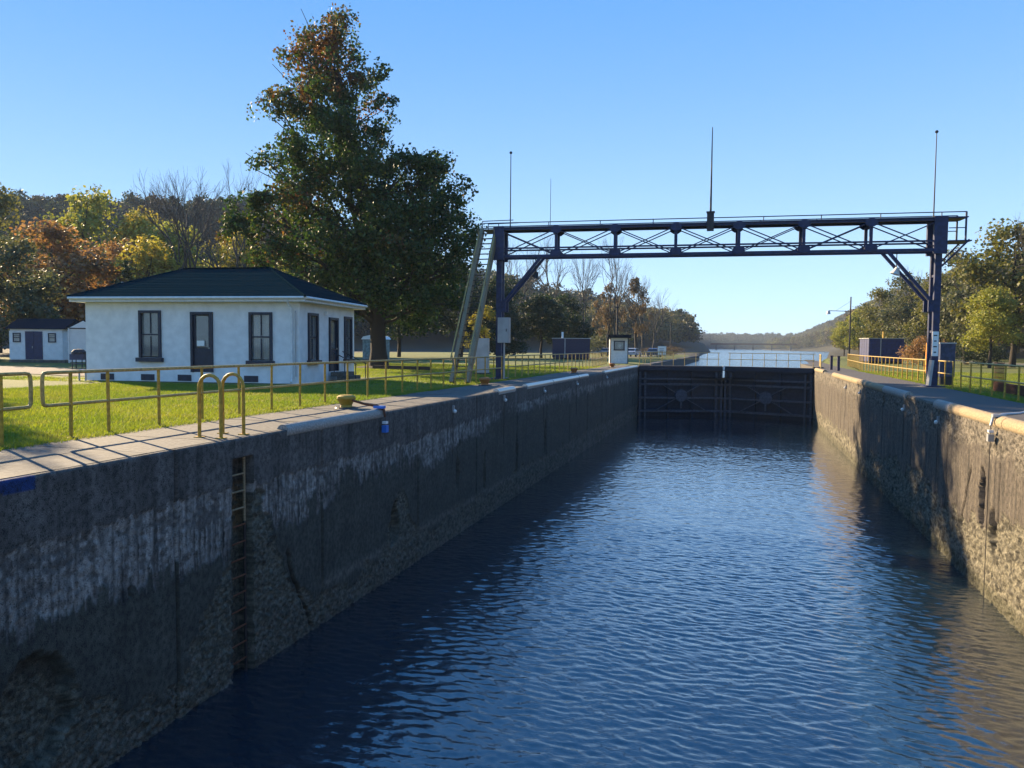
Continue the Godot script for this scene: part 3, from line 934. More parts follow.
# ---------------------------------------------------------------- house
func opening(parent: Node, called: String, at: Vector3, w: float, h: float, face: Basis, is_door: bool, curtain: bool) -> void:
	# at = middle of the foot of the opening on the wall face; face.z points outwards
	var o := Node3D.new()
	o.name = called
	parent.add_child(o, true)
	o.transform = Transform3D(face, at)
	var fw := 0.11
	for s: float in [-1.0, 1.0]:
		bx(o, "jamb", Vector3(s * (w / 2 - fw / 2), h / 2, 0.03), Vector3(fw, h, 0.10), M.blue_trim)
	bx(o, "head", Vector3(0, h - fw / 2, 0.033), Vector3(w - 2 * fw, fw, 0.10), M.blue_trim)
	if is_door:
		bx(o, "lower_panel", Vector3(0, 0.5, -0.02), Vector3(w - 2 * fw, 1.0, 0.05), M.blue_trim)
		bx(o, "pane", Vector3(0, 0.98 + (h - fw - 0.98) / 2, -0.03), Vector3(w - 2 * fw - 0.2, h - fw - 1.08, 0.012), M.glass)
		for s: float in [-1.0, 1.0]:
			bx(o, "stile", Vector3(s * (w / 2 - fw - 0.05), 1.0 + (h - fw - 1.0) / 2, -0.02), Vector3(0.1, h - fw - 1.0, 0.05), M.blue_trim)
		bx(o, "knob", Vector3(w / 2 - fw - 0.06, 1.0, 0.03), Vector3(0.05, 0.05, 0.06), M.steel_pale)
	else:
		bx(o, "sill", Vector3(0, -0.09, 0.07), Vector3(w + 0.18, 0.17, 0.20), M.blue_trim)
		bx(o, "pane", Vector3(0, h / 2, -0.035), Vector3(w - 2 * fw, h - fw, 0.012), M.glass)
		bx(o, "meeting_rail", Vector3(0, h * 0.49, -0.015), Vector3(w - 2 * fw, 0.06, 0.05), M.blue_trim)
		bx(o, "glazing_bar", Vector3(0, h * 0.745, -0.018), Vector3(0.035, h * 0.46, 0.04), M.blue_trim)
		bx(o, "glazing_bar", Vector3(0, h * 0.24, -0.018), Vector3(0.035, h * 0.43, 0.04), M.blue_trim)
	if curtain:
		for s: float in [-1.0, 1.0]:
			var pts := PackedVector2Array()
			var m := 14
			for k in m + 1: pts.append(Vector2(lerpf(0.02, w * 0.30, float(k) / m), -0.13 + 0.025 * sin(k * 1.9)))
			var sp := Soup.new()
			for k in m:
				var a := pts[k]; var b := pts[k + 1]
				sp.quad(Vector3(s * (w / 2 - fw - a.x), 0.05, a.y), Vector3(s * (w / 2 - fw - a.x), h - fw, a.y), Vector3(s * (w / 2 - fw - b.x), h - fw, b.y), Vector3(s * (w / 2 - fw - b.x), 0.05, b.y))
			obj("curtain", sp.commit(), M.curtain, o)

func wall_with_holes(L: float, H: float, holes: Array) -> ArrayMesh:
	# wall in the x-y plane, outer face at z = 0, 0.22 thick, x from 0 to L; holes [x, y, w, h]
	var st := st_new()
	var xs := [0.0, L]
	for h in holes: xs.append(h[0] - h[2] / 2); xs.append(h[0] + h[2] / 2)
	xs.sort()
	for k in xs.size() - 1:
		var a: float = xs[k]; var b: float = xs[k + 1]
		if b - a < 0.001: continue
		var y := 0.0
		var c := (a + b) / 2
		for h in holes:
			if c > h[0] - h[2] / 2 and c < h[0] + h[2] / 2:
				if h[1] > 0.01: st_box(st, Vector3(c, h[1] / 2, -0.11), Vector3(b - a, h[1], 0.22))
				y = h[1] + h[3]
		st_box(st, Vector3(c, (y + H) / 2, -0.11), Vector3(b - a, H - y, 0.22))
	return st.commit()

func make_house() -> void:
	# front wall runs from the near right corner to the left; local x from left to right, local z towards the camera
	var R := Vector3(-17.1, 0, -26.2)
	var Lc := Vector3(-26.75, 0, -24.9)
	var d := (R - Lc)
	var L := d.length()
	var D := 5.9
	var H := 3.32
	var turn := atan2(-d.z, d.x)
	var h := thing("lock_house", "white lock house with dark green hipped roof and navy windows", "house", Lc, turn)
	# openings on the front: window, door, window
	var fs := 0.42
	var fo := [[3.05, 1.0, 1.02, 1.98, 0], [5.42, 0.42, 1.0, 2.5, 1], [8.05, 0.93, 1.02, 1.98, 2]]
	var holes := []
	for o in fo: holes.append([o[0], o[1], o[2] - 0.02, o[3] - 0.01])
	obj("wall", wall_with_holes(L, H, holes), M.white_wall, h)
	for o in fo:
		opening(h, "door" if o[4] == 1 else "window", Vector3(o[0], o[1], 0), o[2], o[3], Basis.IDENTITY, o[4] == 1, o[4] == 2)
	bx(h, "notice", Vector3(5.36, 1.62, 0.02), Vector3(0.34, 0.22, 0.012), M.paper)
	# right end wall
	var eo := [[1.0, 0.95, 0.95, 1.98, 0], [3.15, 0.42, 0.98, 2.4, 1], [4.85, 0.95, 0.9, 1.98, 0]]
	holes = []
	for o in eo: holes.append([o[0], o[1], o[2] - 0.02, o[3] - 0.01])
	var ew := obj("wall", wall_with_holes(D - 0.22, H, holes), M.white_wall, h)
	var er := Basis(Vector3.UP, PI / 2)
	ew.transform = Transform3D(er, Vector3(L, 0, -0.22))
	for o in eo:
		opening(h, "door" if o[4] == 1 else "window", Vector3(L, o[1], -0.22 - o[0]), o[2], o[3], er, o[4] == 1, false)
	# the other two walls
	bx(h, "wall", Vector3(0.11, H / 2, -D / 2 - 0.11), Vector3(0.22, H, D - 0.22), M.white_wall)
	bx(h, "wall", Vector3(L / 2, H / 2, -D + 0.11), Vector3(L - 0.44, H, 0.22), M.white_wall)
	bx(h, "floor", Vector3(L / 2, 0.36, -D / 2), Vector3(L - 0.5, 0.1, D - 0.5), M.floor_boards)
	bx(h, "ceiling", Vector3(L / 2, H - 0.06, -D / 2), Vector3(L - 0.45, 0.1, D - 0.45), M.white_trim)
	# eaves: soffit board, fascia and gutter
	var ov := 0.42
	bx(h, "soffit", Vector3(L / 2, H + 0.03, -D / 2), Vector3(L + 2 * ov, 0.05, D + 2 * ov), M.white_trim)
	bx(h, "fascia", Vector3(L / 2, H + 0.135, ov - 0.02), Vector3(L + 2 * ov, 0.15, 0.04), M.white_trim)
	bx(h, "fascia", Vector3(L / 2, H + 0.135, -D - ov + 0.02), Vector3(L + 2 * ov, 0.15, 0.04), M.white_trim)
	bx(h, "fascia", Vector3(L + ov - 0.02, H + 0.135, -D / 2), Vector3(0.04, 0.15, D + 2 * ov - 0.09), M.white_trim)
	bx(h, "fascia", Vector3(-ov + 0.02, H + 0.135, -D / 2), Vector3(0.04, 0.15, D + 2 * ov - 0.09), M.white_trim)
	obj("gutter", tube([Vector3(-ov, H + 0.16, ov + 0.055), Vector3(L + ov, H + 0.16, ov + 0.055)], [0.06, 0.06], 8), M.white_trim, h)
	obj("gutter", tube([Vector3(L + ov + 0.055, H + 0.16, ov), Vector3(L + ov + 0.055, H + 0.16, -D - ov)], [0.06, 0.06], 8), M.white_trim, h)
	obj("downpipe", tube([Vector3(L - 0.32, H + 0.12, ov + 0.05), Vector3(L - 0.32, H - 0.08, ov - 0.06), Vector3(L - 0.30, H - 0.28, 0.12), Vector3(L - 0.30, 0.25, 0.09), Vector3(L - 0.22, 0.08, 0.35)], [0.045, 0.045, 0.045, 0.045, 0.045], 8), M.white_trim, h)
	obj("downpipe", tube([Vector3(L - 0.14, H - 0.35, 0.08), Vector3(L - 0.14, 0.3, 0.08)], [0.025, 0.025], 8), M.galvanised, h)
	# hipped roof of shingle courses: each course of each slope is a strip with its own lip
	var roof := Node3D.new()
	roof.name = "roof"
	h.add_child(roof)
	var y0 := H + 0.21
	var rise := 1.5
	var x0 := -ov - 0.05; var x1 := L + ov + 0.05; var z0 := ov + 0.08; var z1 := -D - ov - 0.08
	var hz := (z0 - z1) / 2
	var n := 17
	var shingles := [M.shingle_a, M.shingle_b, M.shingle_c]
	var ctr := Vector3((x0 + x1) / 2, 0, (z0 + z1) / 2)
	var ridge_half := (x1 - x0) / 2 - hz * 0.96
	for slope in 4:
		for k in n:
			var ta := float(k) / n; var tb := minf(1.0, float(k + 1) / n + 0.004)
			var ya := y0 + rise * ta; var yb := y0 + rise * tb
			var sp := Soup.new()
			var lift := 0.014
			var P := []
			for e in [[ta, ya + lift], [tb, yb + 0.002]]:
				var t: float = e[0]
				var xa := lerpf(x0, ctr.x - ridge_half, t); var xb := lerpf(x1, ctr.x + ridge_half, t)
				var za := lerpf(z0, ctr.z, t); var zb := lerpf(z1, ctr.z, t)
				match slope:
					0: P.append(Vector3(xa, e[1], za)); P.append(Vector3(xb, e[1], za))
					1: P.append(Vector3(xb, e[1], za)); P.append(Vector3(xb, e[1], zb))
					2: P.append(Vector3(xb, e[1], zb)); P.append(Vector3(xa, e[1], zb))
					3: P.append(Vector3(xa, e[1], zb)); P.append(Vector3(xa, e[1], za))
			sp.quad(P[0], P[2], P[3], P[1])
			var dn := Vector3(0, -lift - 0.006, 0)
			sp.quad(P[0] + dn, P[0], P[1], P[1] + dn)
			obj("shingle_course", sp.commit(), shingles[(k * 5 + slope) % 3], roof)
	bx(roof, "ridge_cap", Vector3(ctr.x, y0 + rise + 0.012, ctr.z), Vector3(ridge_half * 2 + 0.1, 0.035, 0.28), M.shingle_b)
	# hip caps
	for e in [[x0, z0, -1.0], [x1, z0, 1.0], [x0, z1, -1.0], [x1, z1, 1.0]]:
		obj("hip_cap", tube([Vector3(e[0], y0 + 0.01, e[1]), Vector3(ctr.x + ridge_half * e[2], y0 + rise + 0.01, ctr.z)], [0.05, 0.05], 6), M.shingle_b, roof)
	# chimney of bricks, behind the ridge at the left
	var ch := Node3D.new()
	ch.name = "chimney"
	h.add_child(ch)
	ch.position = Vector3(2.15, y0 + 0.35, -4.2)
	for c in 11:
		for f in 4:
			for b in 2:
				var off := (b - 0.5) * 0.24
				var sh := 0.12 if c % 2 else 0.0
				var p := Vector3(off, 0.075 * c, 0.20)
				if f == 1: p = Vector3(0.20, 0.075 * c, off)
				if f == 2: p = Vector3(off, 0.075 * c, -0.20)
				if f == 3: p = Vector3(-0.20, 0.075 * c, off)
				bx(ch, "brick", p, Vector3(0.23, 0.065, 0.1) if f % 2 == 0 else Vector3(0.09, 0.065, 0.23), M.brick_red)
	bx(ch, "mortar_core", Vector3(0, 0.4, 0), Vector3(0.40, 1.0, 0.40), M.coping_dark)
	bx(ch, "cap", Vector3(0, 0.92, 0), Vector3(0.58, 0.08, 0.58), M.coping_pale)
	rod(ch, "flue", Vector3(0, 0.95, 0), Vector3(0, 1.15, 0), 0.12, M.brick_red)
	rod(h, "vent_pipe", Vector3(0.95, y0 + 0.1, -1.1), Vector3(0.95, y0 + 0.75, -1.1), 0.06, M.galvanised)
	# foundation vents and a low step
	for x in [1.0, 2.9, 4.6, 7.6]:
		bx(h, "foundation_vent", Vector3(x, 0.17, 0.01), Vector3(0.62, 0.26, 0.03), M.blue_trim)
	for k in 2:
		bx(h, "step", Vector3(L + 0.45 + 0.3 * k, 0.30 - 0.16 * k, -3.37), Vector3(0.6 - 0.002 * k, 0.18, 1.3), M.coping)
	for s: float in [-1.0, 1.0]:
		rod(h, "stair_rail", Vector3(L + 0.2, 1.3, -3.37 + 0.6 * s), Vector3(L + 1.35, 0.75, -3.37 + 0.6 * s), 0.022, M.black_paint)
		rod(h, "rail_post", Vector3(L + 0.3, 0.35, -3.37 + 0.6 * s), Vector3(L + 0.3, 1.25, -3.37 + 0.6 * s), 0.02, M.black_paint)
		rod(h, "rail_post", Vector3(L + 1.3, 0.0, -3.37 + 0.6 * s), Vector3(L + 1.3, 0.78, -3.37 + 0.6 * s), 0.02, M.black_paint)
	# lamp over the end door
	bx(h, "wall_lamp", Vector3(L + 0.08, 2.98, -2.4), Vector3(0.16, 0.12, 0.12), M.lamp_white)
	# meters and pipes at the left foot, as separate things
	var tap := thing("water_meter", "small grey pipework cluster at the left foot of the white house", "pipework", Lc + Vector3(0.25, 0, 0.6), turn)
	rod(tap, "pipe", Vector3(0, 0, 0), Vector3(0, 0.42, 0), 0.035, M.galvanised)
	rod(tap, "pipe", Vector3(0.3, 0, 0.0), Vector3(0.3, 0.40, 0), 0.035, M.galvanised)
	rod(tap, "pipe", Vector3(-0.02, 0.40, 0), Vector3(0.32, 0.40, 0), 0.035, M.galvanised)
	bx(tap, "valve_body", Vector3(0.15, 0.42, 0), Vector3(0.16, 0.14, 0.14), M.sky_blue_paint)

func make_sheds() -> void:
	# garden shed with two small windows
	var P := Vector3(-54.8, 0, -43.9)
	var turn := 0.29
	var s := thing("garden_shed", "small white shed with navy double door and two little windows", "shed", P, turn, "")
	var w := 4.2; var h := 2.55; var dp := 2.8
	# clapboards: each board a part
	for k in 14:
		bx(s, "board", Vector3(w / 2, 0.32 + 0.16 * k, 0.0 + (k % 2) * 0.002), Vector3(w, 0.156, 0.05), M.white_wall, Basis(Vector3.RIGHT, 0.05))
		bx(s, "board", Vector3(w - 0.02, 0.32 + 0.16 * k, -dp / 2), Vector3(0.05, 0.156, dp - 0.06), M.white_wall, Basis(Vector3.BACK, 0.05))
	bx(s, "body", Vector3(w / 2, h / 2 + 0.12, -dp / 2), Vector3(w - 0.08, h - 0.1, dp - 0.06), M.white_wall)
	bx(s, "base_skirt", Vector3(w / 2 + 0.1, 0.1, -dp / 2 + 0.05), Vector3(w + 0.2, 0.2, dp + 0.1), M.coping_dark)
	bx(s, "door", Vector3(1.62, 1.34, 0.05), Vector3(0.66, 2.2, 0.06), M.navy)
	bx(s, "door", Vector3(2.30, 1.34, 0.05), Vector3(0.66, 2.2, 0.06), M.navy)
	bx(s, "door_handle", Vector3(1.86, 1.2, 0.1), Vector3(0.03, 0.16, 0.03), M.steel_pale)
	for x in [0.62, 3.4]:
		var o := Node3D.new(); o.name = "window"; s.add_child(o, true); o.position = Vector3(x, 1.95, 0.045)
		bx(o, "pane", Vector3(0, 0, 0), Vector3(0.42, 0.58, 0.02), M.glass)
		bx(o, "curtain", Vector3(0, 0, -0.012), Vector3(0.40, 0.56, 0.004), M.curtain)
		for e in [[0, 0.33, 0.62, 0.08], [0, -0.33, 0.62, 0.08], [-0.27, 0, 0.08, 0.6], [0.27, 0, 0.08, 0.6], [0, 0, 0.42, 0.05], [0, 0.16, 0.42, 0.03]]:
			bx(o, "frame_bar", Vector3(e[0], e[1], 0.02), Vector3(e[2], e[3], 0.04), M.blue_trim)
	var g := obj("roof", prism(PackedVector2Array([Vector2(-dp - 0.25, 0), Vector2(0.25, 0), Vector2(-dp / 2, 0.85)]), -0.25, w + 0.25), M.shed_roof, s)
	g.transform = Transform3D(Basis(Vector3(0, 0, 1), Vector3(0, 1, 0), Vector3(1, 0, 0)), Vector3(0, h + 0.08, 0))
	# second shed with a sunlit gable, close by the house
	var Q := Vector3(-47.0, 0, -42.3)
	var t := thing("gable_shed", "narrow white shed with sunlit side and low gable beside the house", "shed", Q, 0.62)
	var tw := 1.9; var td := 2.6; var th := 2.55
	for k in 15:
		bx(t, "board", Vector3(0.0, 0.25 + 0.16 * k, -td / 2), Vector3(0.05, 0.156, td), M.white_wall, Basis(Vector3.BACK, -0.05))
		bx(t, "board", Vector3(tw / 2, 0.25 + 0.16 * k, 0.0), Vector3(tw, 0.156, 0.05), M.white_wall, Basis(Vector3.RIGHT, 0.05))
	bx(t, "body", Vector3(tw / 2, th / 2 + 0.1, -td / 2), Vector3(tw - 0.04, th - 0.1, td - 0.04), M.white_wall)
	bx(t, "corner_post", Vector3(-0.02, th / 2 + 0.1, 0.02), Vector3(0.1, th, 0.1), M.white_trim)
	var g2 := obj("roof", prism(PackedVector2Array([Vector2(-0.25, 0), Vector2(tw + 0.2, 0), Vector2(tw / 2, 0.62)]), -td - 0.2, 0.12), M.shed_roof, t)
	g2.position = Vector3(0, th + 0.12, 0)
	var g3 := obj("gable", prism(PackedVector2Array([Vector2(0.05, 0), Vector2(tw - 0.1, 0), Vector2(tw / 2, 0.52)]), 0.0, 0.03), M.white_wall, t)
	g3.position = Vector3(0, th + 0.12, 0.121)
	# covered barbecue and crate between shed and house
	var b := thing("covered_grill", "dark covered grill with a round lid standing by the gable shed", "grill", Vector3(-38.6, 0, -35.4), 0.3)
	for e in [[-0.3, -0.2], [0.3, -0.2], [-0.3, 0.2], [0.3, 0.2]]:
		rod(b, "leg", Vector3(e[0], 0, e[1]), Vector3(e[0], 0.7, e[1]), 0.03, M.dark_metal)
	bx(b, "shelf", Vector3(0, 0.3, 0), Vector3(0.7, 0.04, 0.5), M.navy_light)
	bx(b, "cover_skirt", Vector3(0, 0.72, 0), Vector3(0.85, 0.35, 0.55), M.navy_light)
	var lid := obj("lid", lathe([Vector2(0.42, 0), Vector2(0.40, 0.14), Vector2(0.28, 0.28), Vector2(0, 0.34)], 14), M.dark_metal, b)
	lid.position.y = 0.89

# ---------------------------------------------------------------- railings
func railing(label: String, pts: Array, spacing: float, loop0: bool, loop1: bool, m: Material, rail_m: Material, height := 1.12) -> void:
	var base: Vector3 = pts[0]
	var r := thing("pipe_railing", label, "railing", base)
	for k in pts.size() - 1:
		var a: Vector3 = pts[k] - base; var b: Vector3 = pts[k + 1] - base
		var L := a.distance_to(b)
		var n := maxi(1, int(round(L / spacing)))
		for i in n + (1 if k == pts.size() - 2 else 0):
			var p := a.lerp(b, (i + (0.35 if loop0 and i == 0 and k == 0 else 0.0) - (0.35 if loop1 and i == n else 0.0)) / n)
			var lean := Vector3(rng.randf_range(-1, 1), 0, rng.randf_range(-1, 1)) * 0.012
			rod(r, "post", p + Vector3(0, -0.02, 0), p + Vector3(0, height, 0) + lean, 0.029, m)
			bx(r, "foot_plate", p + Vector3(0, 0.012, 0), Vector3(0.13, 0.015, 0.13), m)
		rod(r, "top_rail", a + Vector3(0, height, 0), b + Vector3(0, height, 0), 0.030, rail_m)
		rod(r, "mid_rail", a + Vector3(0, height * 0.52, 0), b + Vector3(0, height * 0.52, 0), 0.028, rail_m)
	for e in [[loop0, pts[0] - base, pts[1] - base], [loop1, pts[-1] - base, pts[-2] - base]]:
		if e[0]:
			var d: Vector3 = (e[1] - e[2]).normalized()
			var q := []
			var rr := []
			for i in 9:
				var an := PI * i / 8.0
				q.append(e[1] + Vector3(0, height * 0.76 + signf(cos(an)) * pow(absf(cos(an)), 0.45) * height * 0.24, 0) + d * pow(sin(an), 0.45) * 0.1)
				rr.append(0.030)
			obj("end_loop", tube(q, rr, 8), rail_m, r)

func make_railings() -> void:
	railing("yellow pipe railing on the near left lawn edge, ending in a curved loop", [Vector3(-10.75, 0, -3.0), Vector3(-10.75, 0, -8.85)], 1.25, false, true, M.yellow_paint, M.yellow_sunlit)
	railing("yellow pipe railing in front of the white house, from loop end to gantry", [Vector3(-10.75, 0, -9.25), Vector3(-10.75, 0, -33.3)], 1.22, true, false, M.yellow_paint, M.yellow_sunlit)
	railing("yellow pipe railing between the left gantry post and the white booth", [Vector3(-11.0, 0, -35.1), Vector3(-11.0, 0, -57.0), Vector3(-12.2, 0, -70.5)], 1.22, false, false, M.yellow_sunlit, M.yellow_sunlit)
	railing("pipe railing on the left bank beyond the white booth", [Vector3(-9.4, 0, -76.0), Vector3(-9.4, 0, -110.0)], 2.0, false, false, M.yellow_sunlit, M.yellow_sunlit)
	railing("sunlit yellow pipe railing on the right between gantry post and lock gate", [Vector3(8.6, 0, -35.2), Vector3(8.75, 0, -60.0), Vector3(10.0, 0, -78.0)], 1.3, false, false, M.yellow_paint, M.yellow_sunlit)
	railing("yellow pipe railing with dark posts at the right edge, near the gantry post", [Vector3(8.5, 0, -13.0), Vector3(8.5, 0, -33.6)], 1.3, false, false, M.yellow_paint, M.yellow_sunlit)
	railing("short pipe railing across the right end of the lock gate", [Vector3(6.3, 0, -64.5), Vector3(6.9, 0, -72.0)], 0.8, false, false, M.yellow_sunlit, M.yellow_sunlit)
	# grab hoops over the ladder
	for e in [[-10.50, "nearer yellow grab hoop over the ladder on the left lock edge"], [-11.10, "farther yellow grab hoop over the ladder on the left lock edge"]]:
		var g := thing("grab_hoop", e[1], "grab rail", Vector3(-8.4, 0.0, e[0]), 0.0, "grab hoops over the wall ladder")
		var q := []; var rr := []
		q.append(Vector3(0, 0, 0)); rr.append(0.03)
		for i in 9:
			var an := PI * i / 8.0
			q.append(Vector3(-0.22 + cos(an) * 0.22, 0.86 + sin(an) * 0.22, 0)); rr.append(0.03)
		q.append(Vector3(-0.44, 0, 0)); rr.append(0.03)
		obj("hoop", tube(q, rr, 10), M.yellow_paint, g)
		for x in [0.0, -0.44]:
			bx(g, "foot_plate", Vector3(x, 0.012, 0), Vector3(0.14, 0.016, 0.14), M.yellow_paint)
	# ladder in the wall recess
	var l := thing("wall_ladder", "rusty yellow rung ladder set in a recess of the left lock wall", "ladder", Vector3(LX - 0.14, WATER - 0.5, -10.75))
	for s: float in [-1.0, 1.0]:
		rod(l, "ladder_rail", Vector3(0, 0, 0.2 * s), Vector3(0, 3.2, 0.2 * s), 0.025, M.dark_metal)
		rod(l, "ladder_rail", Vector3(0, 3.2, 0.2 * s), Vector3(0, 4.35, 0.2 * s), 0.026, M.stair_paint)
	for k in 15:
		rod(l, "rung", Vector3(0.01, 0.15 + 0.3 * k, -0.2), Vector3(0.01, 0.15 + 0.3 * k, 0.2), 0.017, M.rust if k < 11 else M.stair_paint)

# ---------------------------------------------------------------- small things
func make_small_things() -> void:
	# mooring bollards
	var prof := [Vector2(0.0, 0.34), Vector2(0.16, 0.335), Vector2(0.235, 0.30), Vector2(0.245, 0.25), Vector2(0.19, 0.17), Vector2(0.145, 0.08), Vector2(0.16, 0.03), Vector2(0.22, 0.0)]
	var bm := lathe(prof, 18)
	for e in [[-9.55, -16.7, "yellow mooring bollard nearest the white house on the left lock edge", 0], [-9.9, -28.4, "rust orange mooring bollard beside the foot of the stair ladder", 1], [-9.6, -44.0, "rust orange mooring bollard halfway between gantry and white booth", 1], [-9.6, -58.0, "small dark mooring bollard close to the white booth", 1]]:
		var b := thing("mooring_bollard", e[2], "bollard", Vector3(e[0], 0.003, e[1]), 0.0, "mooring bollards along the left lock edge")
		obj("bollard_body", bm, M.bollard_yellow if e[3] == 0 else M.orange_paint, b)
		obj("base_ring", lathe([Vector2(0, 0.03), Vector2(0.27, 0.03), Vector2(0.29, 0.0)], 18), M.dark_metal, b)
	# mooring lines hung over the edges
	for e in [[LX, -15.9, 1.0, "blue mooring hook and hanging line on the left lock edge", M.sky_blue_paint, M.rust], [RX, -19.3, -1.0, "grey mooring hook and hanging cable on the right lock edge", M.galvanised, M.galvanised]]:
		var o := thing("mooring_line", e[3], "mooring line", Vector3(e[0], 0, e[1]))
		var s: float = e[2]
		obj("hook_rod", tube([Vector3(-0.75 * s, 0.28, 0.05), Vector3(-0.45 * s, 0.2, 0.02), Vector3(-0.12 * s, 0.16, 0), Vector3(0.06 * s, 0.08, 0), Vector3(0.1 * s, -0.1, 0)], [0.03, 0.03, 0.035, 0.035, 0.03], 8), e[5], o)
		bx(o, "saddle", Vector3(-0.05 * s, 0.135, 0), Vector3(0.26, 0.06, 0.14), e[4])
		bx(o, "weight", Vector3(0.10 * s, -0.38, 0), Vector3(0.12, 0.17, 0.13), e[4])
		bx(o, "weight_cap", Vector3(0.10 * s, -0.23, 0), Vector3(0.1, 0.06, 0.12), M.lamp_white)
		rod(o, "cable", Vector3(0.10 * s, -0.1, 0), Vector3(0.10 * s, WATER - 0.2 if s < 0 else -0.6, 0), 0.008, M.dark_metal)
	# small marker lamps on the walls
	var i := 0
	var ll := ["small white marker lamp on the left wall below the stair ladder shadow", "small white marker lamp on the left wall, second from the white house", "small white marker lamp on the left wall below the gantry post", "small white marker lamp on the left wall just past the gantry", "small white marker lamp on the left wall near the lock gate"]
	for e in [-20.5, -25.5, -31.2, -38.0, -47.0]:
		marker(Vector3(LX, -0.34, e), 1.0, ll[i], "marker lamps on the left lock wall"); i += 1
	i = 0
	var rl := ["small white marker lamp on the shaded stretch of the right wall", "small white marker lamp at the near end of the right wall's shade", "small dark marker lamp on the sunlit far right wall, nearer one", "small dark marker lamp on the sunlit far right wall, farther one"]
	for e in [-29.0, -24.3, -39.0, -44.0]:
		marker(Vector3(RX, -0.5, e), -1.0, rl[i], "marker lamps on the right lock wall"); i += 1

	# cabinet behind the stair
	var c := thing("utility_cabinet", "grey upright utility cabinet on the lawn behind the gantry post", "cabinet", Vector3(-14.1, 0, -40.0), 0.2)
	bx(c, "case", Vector3(0, 1.05, 0), Vector3(0.75, 2.0, 0.5), M.galvanised)
	bx(c, "door", Vector3(0, 1.05, 0.26), Vector3(0.67, 1.9, 0.02), M.galvanised)
	bx(c, "plinth", Vector3(0, 0.03, 0), Vector3(0.9, 0.1, 0.7), M.coping)
	# portable toilet behind the tree
	var p := thing("portable_toilet", "grey-green portable toilet cabin with pale roof behind the big tree", "toilet cabin", Vector3(-34.6, 0, -66.4), 0.1)
	bx(p, "base", Vector3(0, 0.08, 0), Vector3(2.5, 0.16, 1.4), M.coping_dark)
	for k in 7:
		bx(p, "wall_panel", Vector3(-1.02 + 0.34 * k, 1.15, 0.6), Vector3(0.31, 2.0, 0.06), M.porta_wall)
	bx(p, "body", Vector3(0, 1.15, 0), Vector3(2.36, 2.0, 1.15), M.porta_wall)
	obj("roof", prism(PackedVector2Array([Vector2(-1.3, 0), Vector2(1.3, 0), Vector2(1.1, 0.28), Vector2(0.4, 0.42), Vector2(-0.4, 0.42), Vector2(-1.1, 0.28)]), -0.7, 0.72), M.lamp_white, p).position = Vector3(0, 2.15, 0)
	bx(p, "door", Vector3(0.3, 1.1, 0.64), Vector3(0.7, 1.8, 0.03), M.porta_wall)
	# timber edge in the grass beside it
	bar(thing("timber_edge", "dark timber beam lying on the lawn before the toilet cabin", "timber", Vector3(-21.3, 0.0, -44.5)), "beam", Vector3(-2.3, 0.12, -0.4), Vector3(2.2, 0.12, 0.4), 0.24, 0.24, M.bark)
	# machinery boxes
	crate_house("machinery_hut", "dark purple-brown machinery hut with flat pale roof on the left bank", Vector3(-20.5, 0, -92.0), 0.25, 4.7, 2.3, 2.4, M.container_brown, -1.1, "paper")
	crate_house("machinery_hut", "navy blue machinery hut with yellow pipe on the right bank", Vector3(15.6, 0, -94.0), 0.25, 3.9, 2.5, 2.6, M.container_blue, 0.2, "yellow_paint")
	# white booth
	var b := thing("control_booth", "white control booth with dark flat roof beside the left gate pier", "booth", Vector3(-11.35, 0, -72.6), 0.25)
	var bw := 1.7
	for k in 2:
		var s := -1.0 if k == 0 else 1.0
		bx(b, "side_wall", Vector3(s * (bw / 2 - 0.05), 1.25, -0.75), Vector3(0.1, 2.5, 1.6), M.white_trim)
	bx(b, "back_wall", Vector3(0, 1.25, -1.5), Vector3(bw - 0.2, 2.5, 0.1), M.white_trim)
	bx(b, "front_wall", Vector3(0, 0.65, 0.0), Vector3(bw - 0.2, 1.3, 0.1), M.white_trim)
	bx(b, "front_wall", Vector3(-0.62, 1.75, 0.0), Vector3(0.26, 0.9, 0.1), M.white_trim)
	bx(b, "front_wall", Vector3(0.62, 1.75, 0.0), Vector3(0.26, 0.9, 0.1), M.white_trim)
	bx(b, "front_wall", Vector3(0, 2.35, 0.0), Vector3(bw - 0.2, 0.3, 0.1), M.white_trim)
	for e in [[0, 1.32, 1.1, 0.1], [0, 2.18, 1.1, 0.1], [-0.48, 1.75, 0.1, 0.8], [0.48, 1.75, 0.1, 0.8]]:
		bx(b, "window_frame", Vector3(e[0], e[1], 0.06), Vector3(e[2], e[3], 0.06), M.blue_trim)
	bx(b, "pane", Vector3(0, 1.75, 0.01), Vector3(0.9, 0.8, 0.012), M.glass)
	bx(b, "notice", Vector3(0.05, 1.7, -0.05), Vector3(0.3, 0.35, 0.01), M.paper)
	for s: float in [-1.0, 1.0]:
		bx(b, "corner_trim", Vector3(s * 0.86, 1.25, 0.04), Vector3(0.08, 2.5, 0.12), M.blue_trim)
	bx(b, "roof", Vector3(0, 2.66, -0.7), Vector3(2.3, 0.32, 2.3), M.shed_roof)
	bx(b, "floor", Vector3(0, 0.03, -0.75), Vector3(1.66, 0.08, 1.56), M.coping_dark)
	# lamp and utility poles
	pole(Vector3(-13.4, 0, -84.0), 6.5, "thin dark pole standing behind the white control booth", false)
	pole(Vector3(15.3, 0, -118.0), 9.2, "tall dark lamp post with an arm on the right bank", true)
	pole(Vector3(-13.2, 0, -150.0), 6.5, "distant dark pole on the left bank beyond the parked cars", false)
	# white notice board
	var n := thing("notice_board", "white notice board on two posts by the parked cars", "sign", Vector3(-10.9, 0, -110.0), 0.1)
	bx(n, "board", Vector3(0, 1.15, 0), Vector3(1.15, 1.2, 0.05), M.paper)
